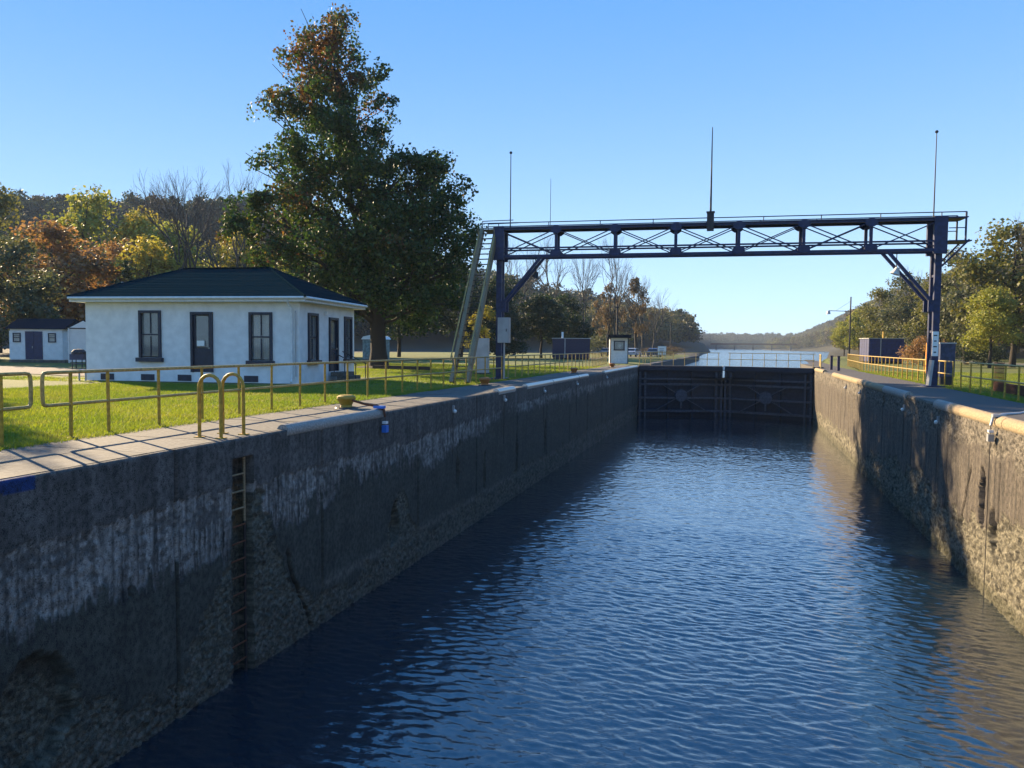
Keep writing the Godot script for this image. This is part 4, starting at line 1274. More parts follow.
	bx(n, "frame", Vector3(0, 1.15, -0.03), Vector3(1.23, 1.28, 0.03), M.galvanised)
	for s: float in [-1.0, 1.0]: rod(n, "post", Vector3(0.5 * s, 0, -0.06), Vector3(0.5 * s, 1.75, -0.06), 0.04, M.galvanised)
	for k in 3: bx(n, "text_line", Vector3(-0.05, 1.4 - 0.22 * k, 0.028), Vector3(0.7 - 0.12 * k, 0.06, 0.006), M.navy_light)
	# cars
	car(Vector3(-17.0, 0, -124.0), 1.45, lin(0.45, 0.48, 0.52), "silver parked car on the left bank beyond the white booth")
	car(Vector3(-13.8, 0, -126.5), 1.5, lin(0.015, 0.03, 0.10), "dark blue parked car next to the silver one")
	car(Vector3(-20.6, 0, -121.5), 1.45, lin(0.05, 0.05, 0.055), "charcoal parked car half hidden behind the white booth")
	# right bank: orange life ring board, cabinet, rusty barrier
	var q := thing("buoy_post", "bright orange upright marker buoy leaning by the right railing", "buoy", Vector3(9.75, 0, -44.5))
	obj("float", lathe([Vector2(0, 2.15), Vector2(0.10, 2.12), Vector2(0.2, 1.95), Vector2(0.22, 0.5), Vector2(0.14, 0.2), Vector2(0.05, 0.0)], 14), mat("buoy_orange", lin(0.85, 0.30, 0.02), 0.5), q)
	rod(q, "pole", Vector3(0, 0, 0), Vector3(0, 0.5, 0), 0.05, M.dark_metal)
	var u := thing("meter_cabinet", "blue-grey meter cabinet behind the right gantry post", "cabinet", Vector3(8.95, 0, -37.8))
	bx(u, "case", Vector3(0, 1.15, 0), Vector3(0.6, 1.5, 0.4), M.navy_light)
	bx(u, "stand", Vector3(0, 0.2, 0), Vector3(0.5, 0.42, 0.3), M.dark_metal)
	bx(u, "lid", Vector3(0, 1.92, 0), Vector3(0.68, 0.05, 0.48), M.galvanised)
	var f := thing("rusty_barrier", "low rust-red steel barrier lying behind the right railing", "barrier", Vector3(9.5, 0, -29.5))
	for k in 4:
		bx(f, "panel", Vector3(0.25 * k * 0.3, 0.19, 2.2 - 1.9 * k), Vector3(0.08, 0.36, 1.84), M.rust, Basis(Vector3.BACK, 0.12))
	for k in 9:
		rod(f, "mesh_rod", Vector3(0.2, 0.1, -4.2 + 0.13 * k), Vector3(0.2, 1.15, -4.2 + 0.13 * k), 0.012, M.rust)
	for k in 6:
		rod(f, "mesh_rod", Vector3(0.2, 0.2 + 0.18 * k, -4.25), Vector3(0.2, 0.2 + 0.18 * k, -3.1), 0.012, M.rust)
	# low posts by the gate on the right
	for e in [[6.9, -58.6, "nearer of two dark rusty posts at the right end of the gate"], [6.75, -61.6, "farther of two dark rusty posts at the right end of the gate"]]:
		var o := thing("gate_post", e[2], "post", Vector3(e[0], 0, e[1]), 0.0, "dark posts by the gate")
		rod(o, "shaft", Vector3(0, 0, 0), Vector3(0, 1.05, 0), 0.11, M.container_brown)
		rod(o, "cap", Vector3(0, 1.05, 0), Vector3(0, 1.1, 0), 0.13, M.dark_metal)
	# far bridge over the canal
	var br := thing("road_bridge", "distant low brown bridge crossing the canal on piers", "bridge", Vector3(-20, 0, -880))
	bx(br, "deck", Vector3(34, 5.6, 0), Vector3(92, 1.0, 8), M.rust)
	bx(br, "parapet", Vector3(34, 6.5, 3.8), Vector3(92, 0.7, 0.3), M.rust)
	for k in 5:
		bx(br, "pier", Vector3(-6 + 20 * k, 1.4, 0), Vector3(1.4, 7.0, 6), M.coping_dark)

func marker(at: Vector3, s: float, label: String, group: String) -> void:
	var t := thing("marker_lamp", label, "marker lamp", at, 0.0, group)
	bx(t, "bracket", Vector3(0.02 * s, 0.06, 0), Vector3(0.06, 0.22, 0.08), M.galvanised)
	var o := obj("lamp_dome", lathe([Vector2(0, 0.06), Vector2(0.042, 0.042), Vector2(0.06, 0), Vector2(0.042, -0.042), Vector2(0, -0.06)], 12), M.lamp_white, t)
	o.position.x = 0.07 * s
	rod(t, "cable", Vector3(0.03 * s, 0.0, 0.05), Vector3(0.03 * s, -1.6, 0.05), 0.009, M.dark_metal)

func crate_house(called: String, label: String, at: Vector3, turn: float, w: float, d: float, h: float, m: Material, px: float, pipe_m: String) -> void:
	var o := thing(called, label, "hut", at, turn)
	bx(o, "skid", Vector3(0, 0.1, 0), Vector3(w - 0.2, 0.2, d - 0.2), M.dark_metal)
	bx(o, "body", Vector3(0, h / 2 + 0.2, 0), Vector3(w - 0.06, h, d - 0.06), m)
	var n := int(w / 0.45)
	for k in n:
		bx(o, "wall_panel", Vector3(-w / 2 + w * (k + 0.5) / n, h / 2 + 0.2, d / 2), Vector3(w / n - 0.05, h - 0.1, 0.04), m)
	for k in 4:
		bx(o, "wall_panel", Vector3(-w / 2, h / 2 + 0.2, -d / 2 + d * (k + 0.5) / 4), Vector3(0.04, h - 0.1, d / 4 - 0.05), m)
	bx(o, "corner_strip", Vector3(-w / 2 + w * 0.33, h / 2 + 0.2, d / 2 + 0.03), Vector3(0.1, h, 0.05), M.galvanised)
	bx(o, "roof", Vector3(0, h + 0.24, 0), Vector3(w + 0.2, 0.08, d + 0.2), M.galvanised)
	rod(o, "exhaust_pipe", Vector3(px, h + 0.25, 0), Vector3(px, h + 1.05, 0), 0.14, M[pipe_m])

func pole(at: Vector3, h: float, label: String, arm: bool) -> void:
	var o := thing("lamp_post" if arm else "utility_pole", label, "pole", at)
	obj("shaft", tube([Vector3.ZERO, Vector3(0, h, 0)], [0.13, 0.09], 8), M.dark_metal, o)
	if arm:
		rod(o, "arm", Vector3(0, h - 2.1, 0), Vector3(-3.0, h - 2.0, 0.3), 0.045, M.dark_metal)
		rod(o, "stay", Vector3(0, h - 0.6, 0), Vector3(-2.0, h - 2.02, 0.2), 0.015, M.dark_metal)
		obj("lamp_head", lathe([Vector2(0, 0.1), Vector2(0.2, 0.05), Vector2(0.3, -0.4), Vector2(0, -0.42)], 10), M.galvanised, o).position = Vector3(-3.0, h - 2.1, 0.3)
	else:
		bx(o, "bracket", Vector3(0, h - 0.4, 0), Vector3(0.5, 0.1, 0.1), M.dark_metal)

func car(at: Vector3, turn: float, c: Color, label: String) -> void:
	var o := thing("parked_car", label, "car", at, turn, "cars parked on the left bank")
	var m := mat("car_paint_%d" % taken.get("parked_car", 0), c, 0.25, 0.2)
	m.clearcoat_enabled = true
	m.clearcoat = 1.0
	var body := PackedVector2Array([Vector2(-2.2, 0.35), Vector2(2.15, 0.35), Vector2(2.22, 0.6), Vector2(2.1, 0.78), Vector2(1.2, 0.92), Vector2(-1.9, 0.98), Vector2(-2.2, 0.85)])
	obj("body", prism(body, -0.88, 0.88), m, o)
	var cabin := PackedVector2Array([Vector2(-1.75, 0.96), Vector2(1.15, 0.92), Vector2(0.45, 1.40), Vector2(-0.9, 1.45), Vector2(-1.4, 1.36)])
	obj("cabin", prism(cabin, -0.74, 0.74), m, o)
	for s: float in [-1.0, 1.0]:
		var win := PackedVector2Array([Vector2(-1.5, 1.0), Vector2(0.9, 0.98), Vector2(0.38, 1.34), Vector2(-0.88, 1.38), Vector2(-1.25, 1.32)])
		obj("side_window", prism(win, s * 0.74 - 0.01, s * 0.74 + 0.01), M.black_paint, o)
		for x in [-1.35, 1.35]:
			var w := Node3D.new(); w.name = "wheel"; o.add_child(w, true); w.position = Vector3(x, 0.32, 0.80 * s)
			var ty := obj("tyre", lathe([Vector2(0.2, -0.1), Vector2(0.31, -0.1), Vector2(0.33, 0), Vector2(0.31, 0.1), Vector2(0.2, 0.1)], 16), M.black_paint, w)
			ty.rotation.x = PI / 2
			var ri := obj("rim", lathe([Vector2(0, -0.07), Vector2(0.2, -0.09), Vector2(0.2, 0.09), Vector2(0, 0.07)], 12), M.galvanised, w)
			ri.rotation.x = PI / 2
		bx(o, "headlight", Vector3(2.12, 0.68, 0.6 * s), Vector3(0.16, 0.13, 0.32), M.lamp_white)
		bx(o, "tail_light", Vector3(-2.17, 0.78, 0.66 * s), Vector3(0.08, 0.14, 0.26), M.rust)
	bar(o, "windscreen", Vector3(1.12, 0.95, 0), Vector3(0.5, 1.38, 0), 1.36, 0.02, M.black_paint)
	bar(o, "rear_window", Vector3(-1.72, 1.0, 0), Vector3(-1.42, 1.34, 0), 1.3, 0.02, M.black_paint)

# ---------------------------------------------------------------- trees
func leaves(s: Soup, blobs: Array, count: int, size: float, tint: Callable, r: RandomNumberGenerator, gap := 0.0, gap_freq := 0.5) -> void:
	# blobs: [centre, radii]; leaf-sized faces through the outer part of each blob
	var acc := []
	var total := 0.0
	for b in blobs:
		var q: Vector3 = b[1]
		total += pow(q.x * q.y * q.z, 0.67)
		acc.append(total)
	var made := 0
	var tries := 0
	while made < count and tries < count * 6:
		tries += 1
		var pick := r.randf() * total
		var k := 0
		while acc[k] < pick: k += 1
		var d := Vector3(r.randfn(), r.randfn(), r.randfn()).normalized()
		var p: Vector3 = blobs[k][0] + d * blobs[k][1] * pow(r.randf(), 0.45) * (1.0 + 0.22 * r.randfn() * 0.5)
		if gap > 0.0 and n2.get_noise_3dv(p * gap_freq) < -0.08 * gap - 0.12 + r.randf() * 0.25 * gap + (0.09 * sm(11.5, 15.0, p.y)): continue
		var sz := size * r.randf_range(0.55, 1.25)
		var nrm := (d * 0.5 + Vector3(r.randfn(), r.randfn() + 0.5, r.randfn()) * 0.8).normalized()
		var u := nrm.cross(Vector3(r.randfn(), r.randfn(), r.randfn())).normalized() * sz * 0.5
		var w := nrm.cross(u).normalized() * sz * 0.36
		var c: Color = tint.call(p, r)
		s.quad(p - u, p - w, p + u, p + w, c)
		made += 1

func shade_tint(_p: Vector3, r: RandomNumberGenerator) -> Color:
	var v := r.randf_range(0.55, 1.45)
	return Color(v * r.randf_range(0.85, 1.2), v, v * r.randf_range(0.7, 1.2))

func make_crown(kind: String, sd: int, n := 4200) -> ArrayMesh:
	# about 10 m tall, foot of the trunk at the origin
	var r := RandomNumberGenerator.new()
	r.seed = sd
	var blobs := []
	if kind == "broad":
		for k in 22:
			var t := r.randf()
			var y := lerpf(2.6, 9.2, t)
			var rad := 2.9 * sin(PI * clampf(lerpf(0.22, 0.97, t), 0, 1)) * r.randf_range(0.55, 1.0)
			var a := r.randf() * TAU
			blobs.append([Vector3(cos(a) * rad, y, sin(a) * rad), Vector3.ONE * r.randf_range(0.8, 1.5) * Vector3(1.1, 0.8, 1.1)])
		blobs.append([Vector3(0, 5.5, 0), Vector3(2.2, 2.8, 2.2)])
	elif kind == "cone":
		for k in 26:
			var t := k / 25.0
			var rad := lerpf(2.3, 0.15, t) * r.randf_range(0.5, 1.0)
			var a := k * 2.4
			blobs.append([Vector3(cos(a) * rad, lerpf(0.9, 9.6, t), sin(a) * rad), Vector3(1.0, 0.55, 1.0) * lerpf(1.2, 0.4, t)])
		blobs.append([Vector3(0, 4.0, 0), Vector3(1.4, 3.5, 1.4)])
	elif kind == "shrub":
		for k in 12:
			var a := r.randf() * TAU; var rad := r.randf_range(0.5, 3.6)
			blobs.append([Vector3(cos(a) * rad, r.randf_range(1.5, 6.0 - rad * 0.6), sin(a) * rad), Vector3.ONE * r.randf_range(1.2, 2.2)])
	elif kind == "thin":
		for k in 30:
			var t := r.randf()
			var y := lerpf(3.0, 9.6, t)
			var rad := 2.6 * sin(PI * lerpf(0.3, 0.95, t)) * r.randf_range(0.3, 1.0)
			var a := r.randf() * TAU
			blobs.append([Vector3(cos(a) * rad, y, sin(a) * rad), Vector3.ONE * r.randf_range(0.45, 0.9)])
	var s := Soup.new()
	leaves(s, blobs, n, (0.27 if kind != "thin" else 0.24) if n > 1000 else 0.75, shade_tint, r, 1.0, 0.9)
	return s.commit()

func grow(s: Soup, p: Vector3, d: Vector3, len_: float, rad: float, depth: int, r: RandomNumberGenerator, spread: float) -> void:
	var pts := [p]; var rr := [rad]
	var q := p; var dd := d
	for k in 3:
		dd = (dd + Vector3(r.randfn(), r.randfn() * 0.5 + 0.15, r.randfn()) * 0.12).normalized()
		q += dd * len_ / 3.0
		pts.append(q); rr.append(lerpf(rad, rad * 0.62, (k + 1) / 3.0))
	s.tube(pts, rr, 6 if depth > 3 else (4 if depth > 1 else 3))
	if depth == 0: return
	var n := 3 if depth > 2 else (3 if r.randf() < 0.6 else 2)
	for k in n:
		var a := r.randf() * TAU
		var side := dd.cross(Vector3(cos(a), 0.2, sin(a))).normalized()
		var nd := (dd + side * spread * r.randf_range(0.5, 1.15) + Vector3(0, 0.12, 0)).normalized()
		var at: Vector3 = pts[3] if k < 2 else pts[2]
		grow(s, at, nd, len_ * r.randf_range(0.62, 0.86), rad * 0.6 * r.randf_range(0.8, 1.05), depth - 1, r, spread)

func make_bare(sd: int, depth := 6) -> ArrayMesh:
	var r := RandomNumberGenerator.new()
	r.seed = sd
	var s := Soup.new()
	grow(s, Vector3.ZERO, Vector3.UP, 2.7, 0.2, depth, r, 0.62)
	return s.commit()

func make_trunk(sd: int) -> ArrayMesh:
	var r := RandomNumberGenerator.new()
	r.seed = sd
	var s := Soup.new()
	var pts := []; var rr := []
	for k in 7:
		pts.append(Vector3(r.randfn() * 0.12, k * 1.3, r.randfn() * 0.12) if k else Vector3.ZERO)
		rr.append(lerpf(0.22, 0.04, k / 6.0))
	s.tube(pts, rr, 7)
	for k in 9:
		var y := r.randf_range(2.0, 6.5)
		var a := r.randf() * TAU
		var o := Vector3(0, y, 0)
		s.tube([o, o + Vector3(cos(a) * 1.0, 0.8, sin(a) * 1.0), o + Vector3(cos(a) * 1.9, 1.9, sin(a) * 1.9)], [0.08, 0.05, 0.02], 4)
	return s.commit()

var crowns := {}
var trunks := []
var bares := []

func tree(called: String, label: String, x: float, z: float, h: float, w: float, crown: ArrayMesh, leaf: String, turn: float, group := "", bare := false) -> void:
	var t := thing(called, label, "tree", Vector3(x, ground_y(x, z), z), turn, group)
	var k := h / 10.0
	var sc := Vector3(w, k, w)
	if bare:
		var o := obj("trunk", crown, M.bark_grey, t); o.scale = sc
		return
	var o := obj("trunk", trunks[absi(int(x * 3.0)) % trunks.size()], M.bark, t); o.scale = Vector3(k, k, k)
	var c := obj("crown", crown, M[leaf], t); c.scale = sc

func make_trees() -> void:
	for k in 4: trunks.append(make_trunk(50 + k))
	for k in 4: crowns["broad%d" % k] = make_crown("broad", 100 + k, 9500)
	for k in 2: crowns["cone%d" % k] = make_crown("cone", 200 + k, 8000)
	for k in 2: crowns["shrub%d" % k] = make_crown("shrub", 300 + k, 7000)
	for k in 2: crowns["thin%d" % k] = make_crown("thin", 400 + k, 3800)
	for k in 4: bares.append(make_bare(500 + k * 7, 6))
	make_maple()
	var wl := "autumn trees behind the house"
	# [label, x, z, height, width factor, crown, leaf]
	var rows := [
		["broad orange-red autumn tree behind the white shed", -74.0, -65.0, 14.5, 1.75, "broad0", "leaf_orange"],
		["orange tree at the left edge of the picture", -78.5, -56.0, 12.8, 1.35, "broad1", "leaf_orange"],
		["rusty orange and green tree right of the orange-red one", -72.0, -73.0, 13.2, 1.2, "broad2", "leaf_orange"],
		["grey-green tree standing directly behind the white shed", -58.0, -47.5, 9.6, 1.0, "broad3", "leaf_greygreen"],
		["pale yellow-green tree rising behind the orange trees", -93.0, -86.0, 23.0, 1.9, "broad1", "leaf_yellowgreen"],
		["bright yellow tree left of the bare tree", -83.0, -87.0, 19.5, 1.5, "broad2", "leaf_yellow"],
		["yellow-green tree right of the bright yellow one", -81.0, -93.0, 18.5, 1.5, "broad0", "leaf_yellowgreen"],
		["yellow-olive tree seen over the house ridge", -70.5, -92.0, 16.8, 1.5, "broad3", "leaf_yellow"],
		["olive green tree left of the big maple", -62.5, -90.0, 15.6, 1.4, "broad1", "leaf_olive"],
		["dark green conifer behind the chimney", -59.5, -60.5, 9.3, 0.95, "cone0", "leaf_dark"],
		["low dark green tree behind the shed at the left edge", -62.0, -45.0, 6.0, 0.85, "shrub0", "leaf_dark"],
		["low dark green bush between the two sheds", -55.0, -53.0, 5.2, 0.75, "shrub1", "leaf_dark"],
		["dark tree left of the trunk of the big maple", -52.0, -84.0, 12.0, 1.4, "broad2", "leaf_dark"],
		["dark tree filling the gap under the maple crown", -44.5, -92.0, 13.0, 1.5, "broad0", "leaf_dark"],
		["dark tree right of the maple trunk", -37.0, -96.0, 13.0, 1.45, "broad3", "leaf_dark"],
		["dark tree behind the stair ladder", -31.5, -98.0, 12.0, 1.4, "broad1", "leaf_dark"],
		["dark green conifer just right of the left gantry post", -29.5, -92.0, 9.8, 1.35, "cone1", "leaf_dark"],
		["rounded dark evergreen left of the machinery hut", -26.5, -100.0, 9.2, 1.35, "broad2", "leaf_dark"],
		["dark evergreen behind the machinery hut", -24.5, -108.0, 9.4, 1.3, "broad3", "leaf_dark"],
		["small red and yellow tree behind the stair ladder", -20.0, -57.0, 5.4, 0.62, "thin0", "leaf_yellow"],
		["brown-leaved tree behind the control booth", -24.0, -140.0, 14.0, 1.2, "thin1", "leaf_brown"],
		["rust-brown tree right of the control booth", -19.5, -146.0, 16.5, 1.25, "thin0", "leaf_brown"],
		["low brown thicket beyond the parked cars", -14.5, -150.0, 3.2, 0.9, "shrub0", "leaf_brown"],
		["grey-green tree over the parked cars", -29.0, -165.0, 9.5, 1.6, "shrub1", "leaf_greygreen"],
		["tall olive tree right of the gantry post", 25.0, -82.0, 13.0, 1.35, "broad0", "leaf_olive"],
		["olive-green tree behind the right gantry post", 24.5, -95.0, 12.2, 1.2, "broad1", "leaf_greygreen"],
		["yellowing tree left of the right gantry post", 25.5, -112.0, 11.0, 1.25, "broad2", "leaf_olive"],
		["grey-green tree behind the navy machinery hut", 25.0, -128.0, 12.0, 1.35, "broad3", "leaf_greygreen"],
		["pale olive tree left of the navy machinery hut", 23.5, -142.0, 11.5, 1.3, "broad0", "leaf_olive"],
		["yellow-green tree beside the lamp post", 24.0, -170.0, 9.5, 1.1, "broad1", "leaf_yellowgreen"],
		["yellow-green tree at the water's edge on the right bank", 23.5, -190.0, 7.5, 1.0, "broad2", "leaf_yellowgreen"],
		["green tree at the right edge of the picture", 24.0, -62.0, 8.5, 1.0, "broad3", "leaf_olive"],
		["tall greenish tree at the far right edge", 31.0, -72.0, 12.5, 1.3, "thin1", "leaf_olive"],
		["yellow-leaved small tree beside the footpath", 22.0, -78.0, 6.8, 0.8, "broad2", "leaf_yellowgreen"],
		["grey-green bush at the right edge beside the footpath", 25.0, -57.0, 3.4, 0.7, "shrub1", "leaf_greygreen"],
		["dark bush where the footpath enters the trees", 24.8, -90.0, 4.4, 0.7, "shrub0", "leaf_dark"],
		["orange-brown bush beside the orange buoy", 17.0, -80.0, 4.6, 0.55, "shrub1", "leaf_orange"],
		["amber tree over the left end of the house roof", -66.0, -70.0, 13.0, 1.35, "broad1", "leaf_yellow"],
		["yellow-green tree behind the house chimney", -73.0, -82.0, 16.0, 1.5, "broad3", "leaf_yellowgreen"],
		["olive tree over the middle of the house roof", -60.0, -80.0, 13.0, 1.4, "broad0", "leaf_olive"],
		["green-yellow tree close to the left side of the maple", -54.0, -82.0, 13.5, 1.4, "broad2", "leaf_yellowgreen"],
		["tall pale green tree at the left edge over the orange ones", -102.0, -80.0, 22.0, 1.9, "broad3", "leaf_olive"],
		["tree outside the left edge whose shadow falls on the lawn", -38.0, -23.0, 12.5, 0.8, "broad3", "leaf_olive"],
	]
	var i := 0
	for e in rows:
		var bush: bool = e[5].begins_with("shrub")
		if not bush and e[1] < -55.0:
			e[3] *= 1.1; e[4] *= 1.2
		if not bush and e[1] > 20.0:
			e[3] *= 1.12; e[4] *= 1.1
		tree("leafy_bush" if bush else ("conifer_tree" if e[5].begins_with("cone") else "autumn_tree"), e[0], e[1], e[2], e[3], e[4], crowns[e[5]], e[6], i * 1.3)
		i += 1
	var bare := [
		["big bare tree left of the maple, nearer one", -64.0, -74.0, 21.0, 2.0],
		["big bare tree left of the maple, right-hand one", -58.0, -75.0, 19.0, 1.7],
		["bare tree just right of the left gantry post", -36.0, -118.0, 18.0, 1.5],
		["tall bare tree above the dark evergreens", -34.0, -138.0, 21.0, 1.5],
		["slender bare tree left of the control booth", -31.0, -150.0, 20.0, 1.3],
		["bare tree directly behind the control booth", -22.0, -138.0, 18.5, 1.5],
		["bare tree right of the control booth", -19.5, -158.0, 15.0, 1.5],
		["far bare tree over the parked cars", -20.5, -185.0, 14.0, 1.5],
		["tall bare tree at the right edge of the picture", 27.0, -70.0, 14.5, 1.25],
		["bare tree left of the one at the right edge", 24.0, -73.0, 13.0, 1.3],
		["bare tree in front of the leafy right edge", 22.5, -60.0, 11.5, 1.2],
		["thin bare tree behind the navy machinery hut", 27.5, -135.0, 13.5, 1.2],
		["small bare tree near the lamp post", 27.0, -160.0, 12.5, 1.2],
	]
	for e in bare:
		tree("bare_tree", e[0], e[1], e[2], e[3] * 1.25, e[4] * 0.95, bares[i % 4], "", i * 2.1, "", true)
		i += 1

func make_maple() -> void:
	# crown laid out in metres round the foot of the trunk: x to the right as seen from the lock, z in depth
	var at := Vector3(-24.6, 0, -47.6)
	var view := atan2(24.6, 47.6)
	var t := thing("maple_tree", "tall maple with dark green crown reddening at the top, beside the house", "tree", at, view)
	var r := RandomNumberGenerator.new()
	r.seed = 77
	var sc := 53.6 / 739.0
	var lobes := [[330, 38, 40, 26], [308, 72, 46, 26], [352, 78, 40, 34], [322, 105, 50, 26], [285, 112, 32, 24], [372, 118, 22, 22], [335, 140, 48, 28], [272, 160, 30, 20], [312, 165, 48, 26], [392, 158, 36, 22], [356, 180, 60, 32], [420, 180, 42, 32], [292, 205, 50, 32], [262, 222, 26, 26], [365, 225, 78, 42], [440, 215, 34, 34], [320, 250, 58, 32], [400, 258, 58, 34], [272, 252, 28, 22], [448, 256, 26, 24], [345, 288, 52, 24], [405, 300, 48, 22], [440, 285, 24, 20], [300, 280, 24, 16], [452, 200, 28, 28], [456, 236, 24, 26], [430, 162, 30, 20], [254, 200, 22, 24], [256, 236, 24, 24], [408, 210, 50, 36]]
	var blobs := []
	var s := Soup.new()
	for L in lobes:
		var x: float = (L[0] - 372) * sc * 1.05; var y: float = (362 - L[1]) * sc * 0.965
		var rx: float = L[2] * sc; var ry: float = L[3] * sc
		var depth := clampf(8.5 - absf(y - 9.0) * 0.42, 2.0, 7.0)
		for k in 3:
			var zz := (k - 1) * depth * 0.62 + r.randf_range(-0.8, 0.8)
			var kk := 1.0 if k == 1 else 0.78
			var c := Vector3(x * (1.0 if k == 1 else 0.82) + r.randf_range(-0.5, 0.5), y + r.randf_range(-0.4, 0.4), zz)
			# break each lobe into smaller clumps
			for q in 6:
				var d := Vector3(r.randfn(), r.randfn(), r.randfn()).normalized() * pow(r.randf(), 0.4) * 0.78
				blobs.append([c + d * Vector3(rx, ry, rx * 0.8) * kk, Vector3(0.36, 0.30, 0.36) * maxf(rx, 1.8) * r.randf_range(0.75, 1.25)])
		# limb from the leader to the lobe
		var from := Vector3(lerpf(0.0, -2.3, clampf(y / 24.0, 0, 1)), maxf(3.0, y * 0.62), 0)
		s.tube([from, from.lerp(Vector3(x, y, 0), 0.5) + Vector3(0, -0.3, r.randf_range(-0.8, 0.8)), Vector3(x, y, r.randf_range(-1.5, 1.5))], [0.17, 0.10, 0.04], 5)
		for k in 5:
			var e := Vector3(x, y, 0) + Vector3(r.randf_range(-0.7, 0.7) * rx, r.randf_range(-0.7, 0.7) * ry, r.randf_range(-0.7, 0.7) * rx)
			s.tube([from.lerp(Vector3(x, y, 0), 0.6), e], [0.06, 0.02], 3)
	s.tube([Vector3.ZERO, Vector3(-0.02, 1.2, 0), Vector3(-0.1, 3.2, 0), Vector3(-0.5, 7.0, 0), Vector3(-1.4, 13.0, 0), Vector3(-2.6, 19.0, 0), Vector3(-3.1, 24.0, 0)], [0.75, 0.56, 0.52, 0.40, 0.26, 0.13, 0.03], 10)
	s.tube([Vector3(-0.1, 3.0, 0), Vector3(-1.6, 4.6, 0.6), Vector3(-4.2, 7.6, 1.0)], [0.32, 0.24, 0.1], 7)
	s.tube([Vector3(-0.1, 3.4, 0), Vector3(1.4, 5.4, -0.4), Vector3(3.8, 8.6, -0.6)], [0.30, 0.22, 0.1], 7)
	obj("trunk", s.commit(), M.bark, t)
	var lf := Soup.new()
	leaves(lf, blobs, 105000, 0.25, maple_tint, r, 1.0, 0.55)
	obj("crown", lf.commit(), M.leaf_tinted, t)
	# mulch bed at the foot
	obj("mulch_bed", lathe([Vector2(0, 0.16), Vector2(0.9, 0.13), Vector2(1.6, 0.05), Vector2(1.9, -0.03)], 20), textured(mat("mulch", lin(0.06, 0.045, 0.03), 0.95), M.fine, 1.5, M.fine, 1.5), t)

func maple_tint(p: Vector3, r: RandomNumberGenerator) -> Color:
	var v := r.randf_range(0.55, 1.4)
	var red := sm(0.05, 0.5, n1.get_noise_3dv(p * 0.16 + Vector3(7, 0, 0)) + 0.55 * sm(13.0, 24.0, p.y) + 0.35 * sm(-1.0, -8.0, p.x) - 0.36 + r.randfn() * 0.14)
	var green := Color(0.036, 0.074, 0.018) * v
	if r.randf() < 0.15: green = Color(0.085, 0.115, 0.025) * v
	var hot := Color(0.15, 0.06, 0.03) * v if r.randf() < 0.5 else Color(0.18, 0.11, 0.03) * v
	return green.lerp(hot, red)

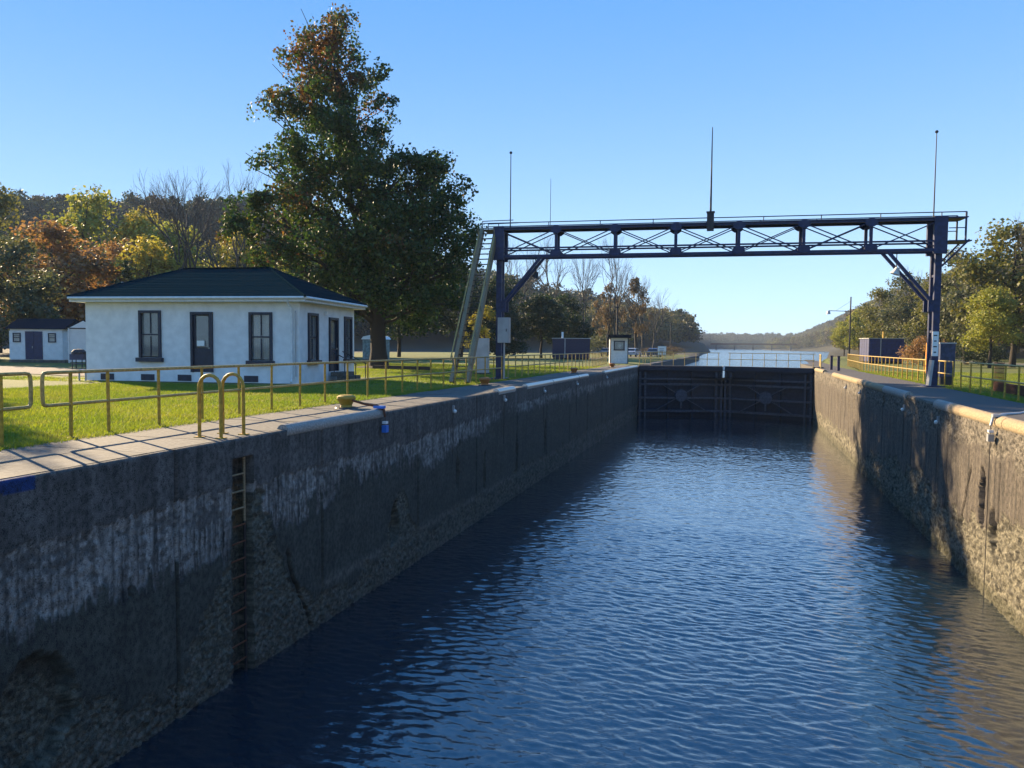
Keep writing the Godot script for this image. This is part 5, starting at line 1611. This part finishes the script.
# ---------------------------------------------------------------- woods too far to count
func make_woods() -> void:
	var r := RandomNumberGenerator.new()
	r.seed = 909
	var small := []
	for k in 3: small.append(make_crown("broad", 700 + k, 480))
	var sets := [[], [], [], [], [], []]
	var cols := [[], [], [], [], [], []]
	# left hillside
	var z := -95.0
	while z > -1150.0:
		var step := 5.2 if z > -330.0 else 10.0
		var x := -380.0
		while x < -18.0:
			var px := x + r.randf_range(-2.4, 2.4); var pz := z + r.randf_range(-2.4, 2.4)
			var y := ground_y(px, pz)
			var near_edge := px > -60.0 and pz > -170.0
			if y > (1.5 if pz > -400.0 else 0.8) and px < shore_left(pz) - 6.0 and not near_edge and y < 52.0:
				var k := r.randi() % 3
				var h := r.randf_range(0.95, 1.5) * (1.2 if pz < -400.0 else 1.0)
				sets[k].append(Transform3D(Basis(Vector3.UP, r.randf() * TAU).scaled(Vector3(h * 1.15, h * r.randf_range(0.9, 1.2), h * 1.15)), Vector3(px, y - 0.5, pz)))
				var v := r.randf_range(0.7, 1.3)
				var low := 1.0 - sm(6.0, 22.0, y)
				var c := Color(0.030, 0.044, 0.028) if r.randf() < 0.75 else Color(0.050, 0.040, 0.034)
				if r.randf() < 0.35 * low + 0.06: c = Color(0.12, 0.105, 0.03)
				cols[k].append(c * v)
			x += step
		z -= step
	# right hillside and bank
	z = -70.0
	while z > -1480.0:
		var step := 6.5 if z > -330.0 else 9.0
		var x := 22.0
		while x < 185.0:
			var px := x + r.randf_range(-3, 3); var pz := z + r.randf_range(-3, 3)
			var y := ground_y(px, pz)
			var edge := shore_right(pz) + (6.0 if pz < -150.0 else 18.0)
			if px > maxf(edge, 30.0) and y > -0.3 and (px > 36.0 or pz < -140.0):
				var k := r.randi() % 3
				var h := r.randf_range(0.8, 1.25) * (1.25 if pz < -330.0 else 1.0)
				sets[3 + k].append(Transform3D(Basis(Vector3.UP, r.randf() * TAU).scaled(Vector3(h * 1.1, h * r.randf_range(0.9, 1.25), h * 1.1)), Vector3(px, y - 0.5, pz)))
				var v := r.randf_range(0.7, 1.3)
				var c := Color(0.085, 0.08, 0.035) if r.randf() < 0.55 else Color(0.10, 0.075, 0.045)
				if r.randf() < 0.25: c = Color(0.15, 0.14, 0.035)
				cols[3 + k].append(c * v)
			x += step
		z -= step
	# far shore
	for k in 1500:
		var px := r.randf_range(-200, 300); var pz := r.randf_range(-1352, -1500)
		sets[5].append(Transform3D(Basis(Vector3.UP, r.randf() * TAU).scaled(Vector3.ONE * r.randf_range(1.2, 2.0)), Vector3(px, ground_y(px, pz) - 0.5, pz)))
		cols[5].append(Color(0.06, 0.06, 0.03) * r.randf_range(0.7, 1.3))
	var names := ["hillside_wood", "hillside_wood", "hillside_wood", "bank_wood", "bank_wood", "bank_wood"]
	for k in 6:
		var mm := MultiMesh.new()
		mm.transform_format = MultiMesh.TRANSFORM_3D
		mm.use_colors = true
		mm.mesh = small[k % 3]
		mm.instance_count = sets[k].size()
		for i in sets[k].size():
			mm.set_instance_transform(i, sets[k][i])
			mm.set_instance_color(i, cols[k][i])
		var o := MultiMeshInstance3D.new()
		o.name = numbered(names[k])
		o.multimesh = mm
		o.material_override = M.leaf_tinted
		add_child(o)
		tag(o, "dense dark autumn wood on the hillside behind the house" if k < 3 else "brown and yellow wood along the right bank of the canal", "wood", "woods in the distance", "stuff")

# ---------------------------------------------------------------- grass
func make_grass() -> void:
	var r := RandomNumberGenerator.new()
	r.seed = 4242
	var s := Soup.new()
	for k in 9:
		var a := r.randf() * TAU
		var p := Vector3(r.randfn() * 0.05, 0, r.randfn() * 0.05)
		var d := Vector3(cos(a), 0, sin(a))
		var h := r.randf_range(0.035, 0.075)
		var w := Vector3(-d.z, 0, d.x) * 0.006
		var tip := p + Vector3(0, h, 0) + d * h * r.randf_range(0.2, 0.8)
		s.tri(p - w, tip, p + w, Color(1, 1, 1))
	var tuft := s.commit()
	var tr := []
	var cs := []
	for part in [[-10.5, -10.75, -4.0, -40.0, 5000], [8.35, 8.8, -14.0, -60.0, 3000], [-10.7, -24.0, -4.0, -24.0, 46000], [-10.7, -34.0, -24.0, -60.0, 26000], [8.8, 24.0, -18.0, -60.0, 16000]]:
		for k in part[4]:
			var x := lerpf(part[0], part[1], r.randf()); var z := lerpf(part[2], part[3], r.randf())
			if x < -16.6 and x > -28.0 and z < -24.3 and z > -33.5: continue
			if x < 0 and z < -27.0 - (x + 27.0) * 0.13 and x < -27.0 and z > -42.0: continue
			if x > 14.0 and absf(x - (16.0 + (-z - 38.0) * 0.31)) < 1.6: continue
			var v := n1.get_noise_2d(x * 0.15, z * 0.15)
			var sc := r.randf_range(0.7, 1.5)
			tr.append(Transform3D(Basis(Vector3.UP, r.randf() * TAU).scaled(Vector3(sc * 1.5, sc, sc * 1.5)), Vector3(x, -0.022, z)))
			var c := Color(0.19, 0.25, 0.028).lerp(Color(0.30, 0.31, 0.045), clampf(0.5 + v + r.randfn() * 0.25, 0, 1))
			if n2.get_noise_2d(x * 0.6, z * 0.6) > 0.22: c = c.lerp(Color(0.34, 0.29, 0.10), 0.5)
			cs.append(c * r.randf_range(0.8, 1.2))
	var mm := MultiMesh.new()
	mm.transform_format = MultiMesh.TRANSFORM_3D
	mm.use_colors = true
	mm.mesh = tuft
	mm.instance_count = tr.size()
	for i in tr.size():
		mm.set_instance_transform(i, tr[i])
		mm.set_instance_color(i, cs[i])
	var o := MultiMeshInstance3D.new()
	o.name = "lawn_grass"
	o.multimesh = mm
	o.material_override = M.grass_blade
	add_child(o)
	tag(o, "short bright green grass on the lawns beside the lock", "grass", "", "stuff")
